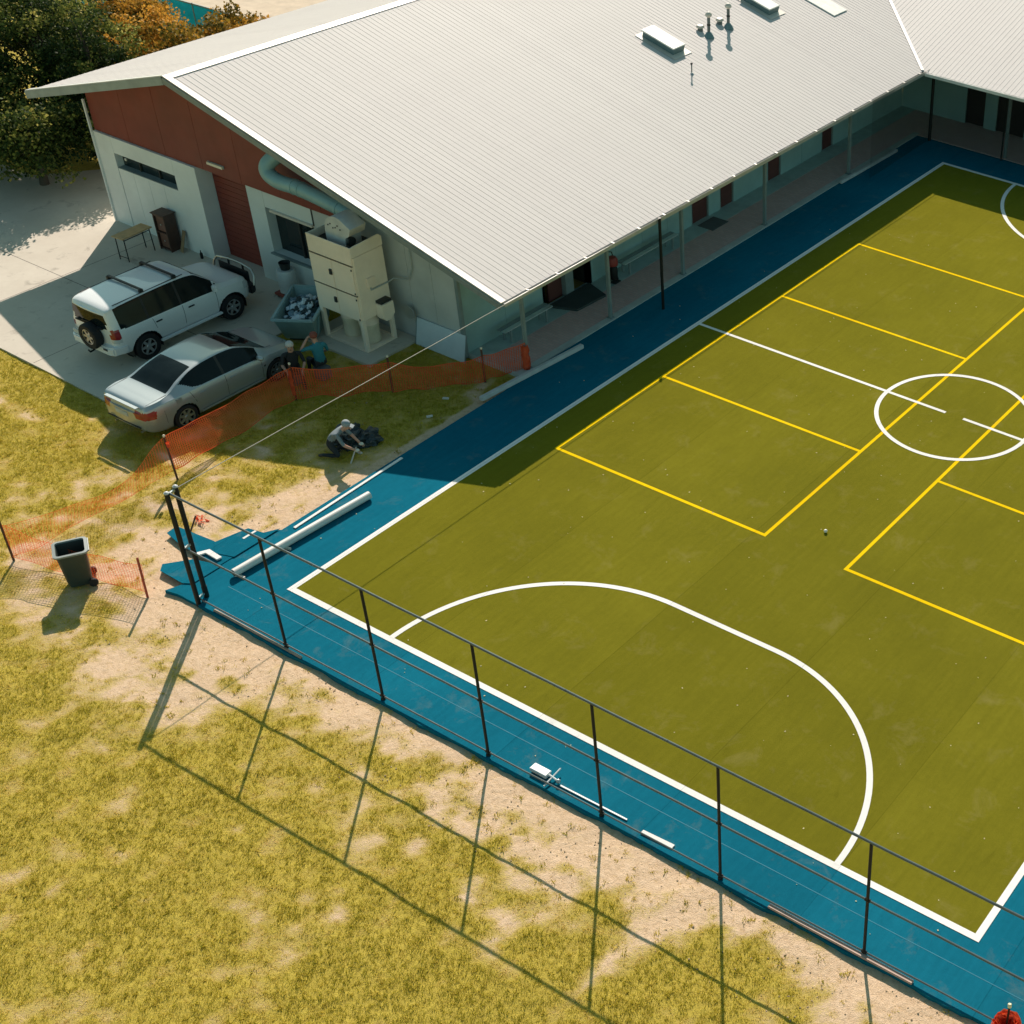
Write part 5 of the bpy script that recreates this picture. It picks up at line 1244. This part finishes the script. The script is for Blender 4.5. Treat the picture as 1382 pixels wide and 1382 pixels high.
# black plastic heap, stake and knife near the worker
def blob(name, mat, lumps, seed, lab, cat, rough=.10):
    bm = bmesh.new()
    for (x, y, z, rx, ry, rz_) in lumps:
        g_ = bmesh.ops.create_icosphere(bm, subdivisions=4, radius=1)
        for v_ in g_['verts']:
            d = v_.co.copy(); q = 1+rough*4*mnoise.noise(d*1.6+Vector((x*3, y*3, seed)))+rough*2.2*mnoise.noise(d*4.5+Vector((seed, x*5, y))) + rough*.9*mnoise.noise(d*11+Vector((seed, 2, y)))
            v_.co = Vector((x+d.x*rx*q, y+d.y*ry*q, max(GZ-.02, z+d.z*rz_*q)))
    me_ = bpy.data.meshes.new(name); bm.to_mesh(me_); bm.free(); me_.materials.append(mat)
    for p in me_.polygons: p.use_smooth = False
    o = bpy.data.objects.new(name, me_); COL.objects.link(o); return tag(o, lab, cat)
blob('plastic_bag', pmat('black_plastic_film', (.018, .03, .034), .35, var=.3), [(-3.50, 4.92, .05, .34, .40, .30), (-3.22, 5.22, .02, .36, .34, .24), (-3.75, 5.2, .0, .3, .3, .22)], 3, 'crumpled heap of black plastic lying behind the kneeling person', 'plastic bag', .12)
stk = MB().beam((-2.78, 4.30, GZ), (-2.86, 4.62, .22), .03, .02).build('stake', CREAM); tag(stk, 'pale wooden stake in the sand beside the kneeling person', 'stake')
for i, (x, y, lab) in enumerate([(-2.95, 4.75, 'pale offcut on dark sand right of the black plastic'), (-3.05, 7.9, 'small pale offcut on the dirt near the long white beam'), (-2.75, 7.0, 'small pale offcut on the dirt between beam and black plastic')]):
    o = MB().obox((x, y, GZ+.03), (.16, .06, .04), Matrix.Rotation(.5*i, 3, 'Z')).build('offcut', PVC); tag(o, lab, 'offcut')

# ------------------------------------------------------------------ trees beyond the driveway
def leafmat(name, stops):
    t = NT(name); c = t.ramp(t.new('ShaderNodeAttribute', attribute_name='tone').outputs['Fac'], stops)
    t.set(Base_Color=c, Roughness=.65, Specular_IOR_Level=.1); tr = t.new('ShaderNodeBsdfTranslucent'); t.l.new(c, tr.inputs['Color'])
    ms = t.new('ShaderNodeMixShader'); ms.inputs[0].default_value = .3
    t.l.new(t.b.outputs[0], ms.inputs[1]); t.l.new(tr.outputs[0], ms.inputs[2]); t.l.new(ms.outputs[0], t.n['Material Output'].inputs[0]); return t.m
LEAFG = leafmat('leaf_green', [(0, (.02, .04, .014)), (.38, (.055, .085, .022)), (.62, (.20, .22, .045)), (1, (.78, .62, .18))])  # bright end paints sunlit tips, dark end the shaded leaves
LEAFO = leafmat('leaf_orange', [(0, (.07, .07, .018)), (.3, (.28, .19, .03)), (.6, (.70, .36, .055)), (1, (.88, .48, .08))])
BARK = pmat('bark', (.07, .055, .04), .9, var=.3, scale=4, bump=.5, bscale=15)
def crown_mesh(seed, h, r, nclump, nleaf, z0):
    g = np.random.default_rng(seed); cs = []
    while len(cs) < nclump:
        p = g.uniform(-1, 1, 3)
        if .25 < np.linalg.norm(p) < 1:
            if p[2] < -.3 and g.random() < .3: continue
            cs.append(p*np.array([r, r, (h-z0)/2])*(.72+.36*g.random())+np.array([0, 0, z0+(h-z0)/2]))
    cs = np.array(cs); K = nclump*nleaf
    cen = np.repeat(cs, nleaf, 0); rad = np.repeat(g.uniform(.28, .62, nclump), nleaf)[:, None]
    d = g.normal(0, 1, (K, 3)); d /= np.linalg.norm(d, axis=1)[:, None]; P = cen+d*rad*g.random((K, 1))**.45*np.array([1, 1, .75])
    P[:, 2] = np.maximum(P[:, 2], .05)
    a = d*.6+g.normal(0, 1, (K, 3)); a /= np.linalg.norm(a, axis=1)[:, None]; b = np.cross(a, g.normal(0, 1, (K, 3))); b /= np.linalg.norm(b, axis=1)[:, None]
    ll = g.uniform(.07, .14, (K, 1)); ww = ll*g.uniform(.35, .55, (K, 1))
    V = np.stack([P, P+a*ll*.5+b*ww, P+a*ll, P+a*ll*.5-b*ww], 1).reshape(-1, 3)
    me = np_mesh('crown', V, np.arange(4*K).reshape(-1, 4), 4)
    top = (P[:, 2]-z0)/(h-z0); tone = np.clip(np.repeat(g.uniform(0, .75, nclump), nleaf)*.8+.35*np.clip(top-.55, 0, 1)*g.random(K)*2+g.normal(0, .12, K), 0, 1)  # higher leaves get a brighter tone: sunlit tips put into the colour
    at = me.attributes.new('tone', 'FLOAT', 'POINT'); at.data.foreach_set('value', np.repeat(tone, 4).astype(np.float32)); return me, cs
protos = []
for k, (h_, r_, nc, nl, mat_) in enumerate([(6.6, 2.3, 130, 130, LEAFG), (5.8, 2.1, 115, 130, LEAFG), (4.6, 1.8, 100, 120, LEAFO), (3.2, 1.5, 75, 110, LEAFO), (3.1, 1.7, 85, 120, LEAFG)]):
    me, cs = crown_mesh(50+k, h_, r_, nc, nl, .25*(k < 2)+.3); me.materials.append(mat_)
    root = thing('tree', 'x', 'tree', (0, 0, 0))
    o = bpy.data.objects.new('crown', me); COL.objects.link(o); o.parent = root
    m = MB(); m.tube([(0, 0, -.15), (.05, .03, h_*.2), (-.04, .05, h_*.45), (.05, -.02, h_*.8)], [.16, .13, .09, .03], 10)
    tr_ = m.build('trunk', BARK, root, True); m = MB()
    for c in cs[::9]:
        z = min(h_*.5, max(.5, c[2]*.55)); m.tube([(0, 0, z), (c[0]*.5, c[1]*.5, (z+c[2])/2+.1), tuple(c)], [.06, .04, .012], 6)
    m.build('limb', BARK, root, True); protos.append(root)
TL = [(4, -23.1, 10.0, 1.0, 'low dark green bush at the driveway edge, left of the roof corner'), (4, -25.0, 9.2, 1.1, 'low dark green bush at the left frame edge'),
      (0, -26.4, 13.2, .9, 'tall dark green tree in the top left corner'), (1, -24.2, 13.4, .86, 'dark green tree just behind the left roof corner'),
      (0, -29.2, 11.8, .98, 'dark tree behind the hedge, cut by the left frame edge'), (1, -26.7, 10.6, .82, 'mid-height dark tree behind the low bush at the left edge'),
      (2, -24.6, 16.0, .95, 'orange-brown leaved tree along the left eave'), (2, -27.4, 17.6, .86, 'orange leaved tree behind the one along the eave'),
      (3, -23.4, 17.7, 1.15, 'low yellow-orange bush nearest the teal screen'), (3, -24.2, 19.4, 1.05, 'smallest orange bush in front of the teal screen'),
      (1, -28.8, 15.6, .84, 'green tree at the back of the hedge, top edge of frame'), (3, -22.9, 15.5, 1.2, 'low yellowish bush under the left eave'),
      (4, -22.8, 12.4, .98, 'low green bush pressed against the left eave'), (2, -29.6, 18.6, .8, 'orange tree at the top edge left of the teal screen')]
usedp = set()
for i, (k, x, y, s, lab) in enumerate(TL):
    o = protos[k] if k not in usedp else copy_tree(protos[k]); usedp.add(k)
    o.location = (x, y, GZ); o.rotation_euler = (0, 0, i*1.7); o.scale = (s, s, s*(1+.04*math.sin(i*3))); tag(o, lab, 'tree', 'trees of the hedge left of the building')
# teal screen fence and sandy yard beyond the trees
sc = thing('screen_fence', 'long teal screen fence beyond the trees at the top of the frame', 'fence', (-32, 25.5, 0))
_t = NT('teal_screen'); _c = _t.ramp(_t.noise(2, 4), [(.3, (.02, .36, .42)), (.7, (.03, .44, .50))]); _t.set(Base_Color=_c, Roughness=.8)
_tr = _t.new('ShaderNodeBsdfTranslucent'); _t.l.new(_c, _tr.inputs['Color']); _ms = _t.new('ShaderNodeMixShader'); _ms.inputs[0].default_value = .55
_t.l.new(_t.b.outputs[0], _ms.inputs[1]); _t.l.new(_tr.outputs[0], _ms.inputs[2]); _t.l.new(_ms.outputs[0], _t.n['Material Output'].inputs[0]); TEAL = _t.m
a0, b0 = Vector((-41, 21.7, 0)), Vector((-25.5, 22.5, 0)); n = 6
for i in range(n):
    p, q = a0+(b0-a0)*i/n, a0+(b0-a0)*(i+1)/n
    MB().beam(p+Vector((0, 0, .75)), q+Vector((0, 0, .75))-(b0-a0).normalized()*.02, .012, 1.35).build('screen_panel', TEAL, sc, world=True)
    MB().tube([p, p+Vector((0, 0, 1.5))], .03, 8).build('post', STEEL, sc, True, True)
MB().beam(a0+Vector((0, 0, 1.46)), b0+Vector((0, 0, 1.46)), .05, .05).build('rail', STEEL, sc, world=True)
sy = MB().prism([(-70, 22.6), (-41, 22.6), (-25.5, 23.4), (-21, 24), (-21, 60), (-60, 60)], GZ-.05, GZ+.03).build('sandy_yard', pmat('yard_sand', (.55, .44, .32), .9, var=.12, scale=2)); tag(sy, kind='structure')
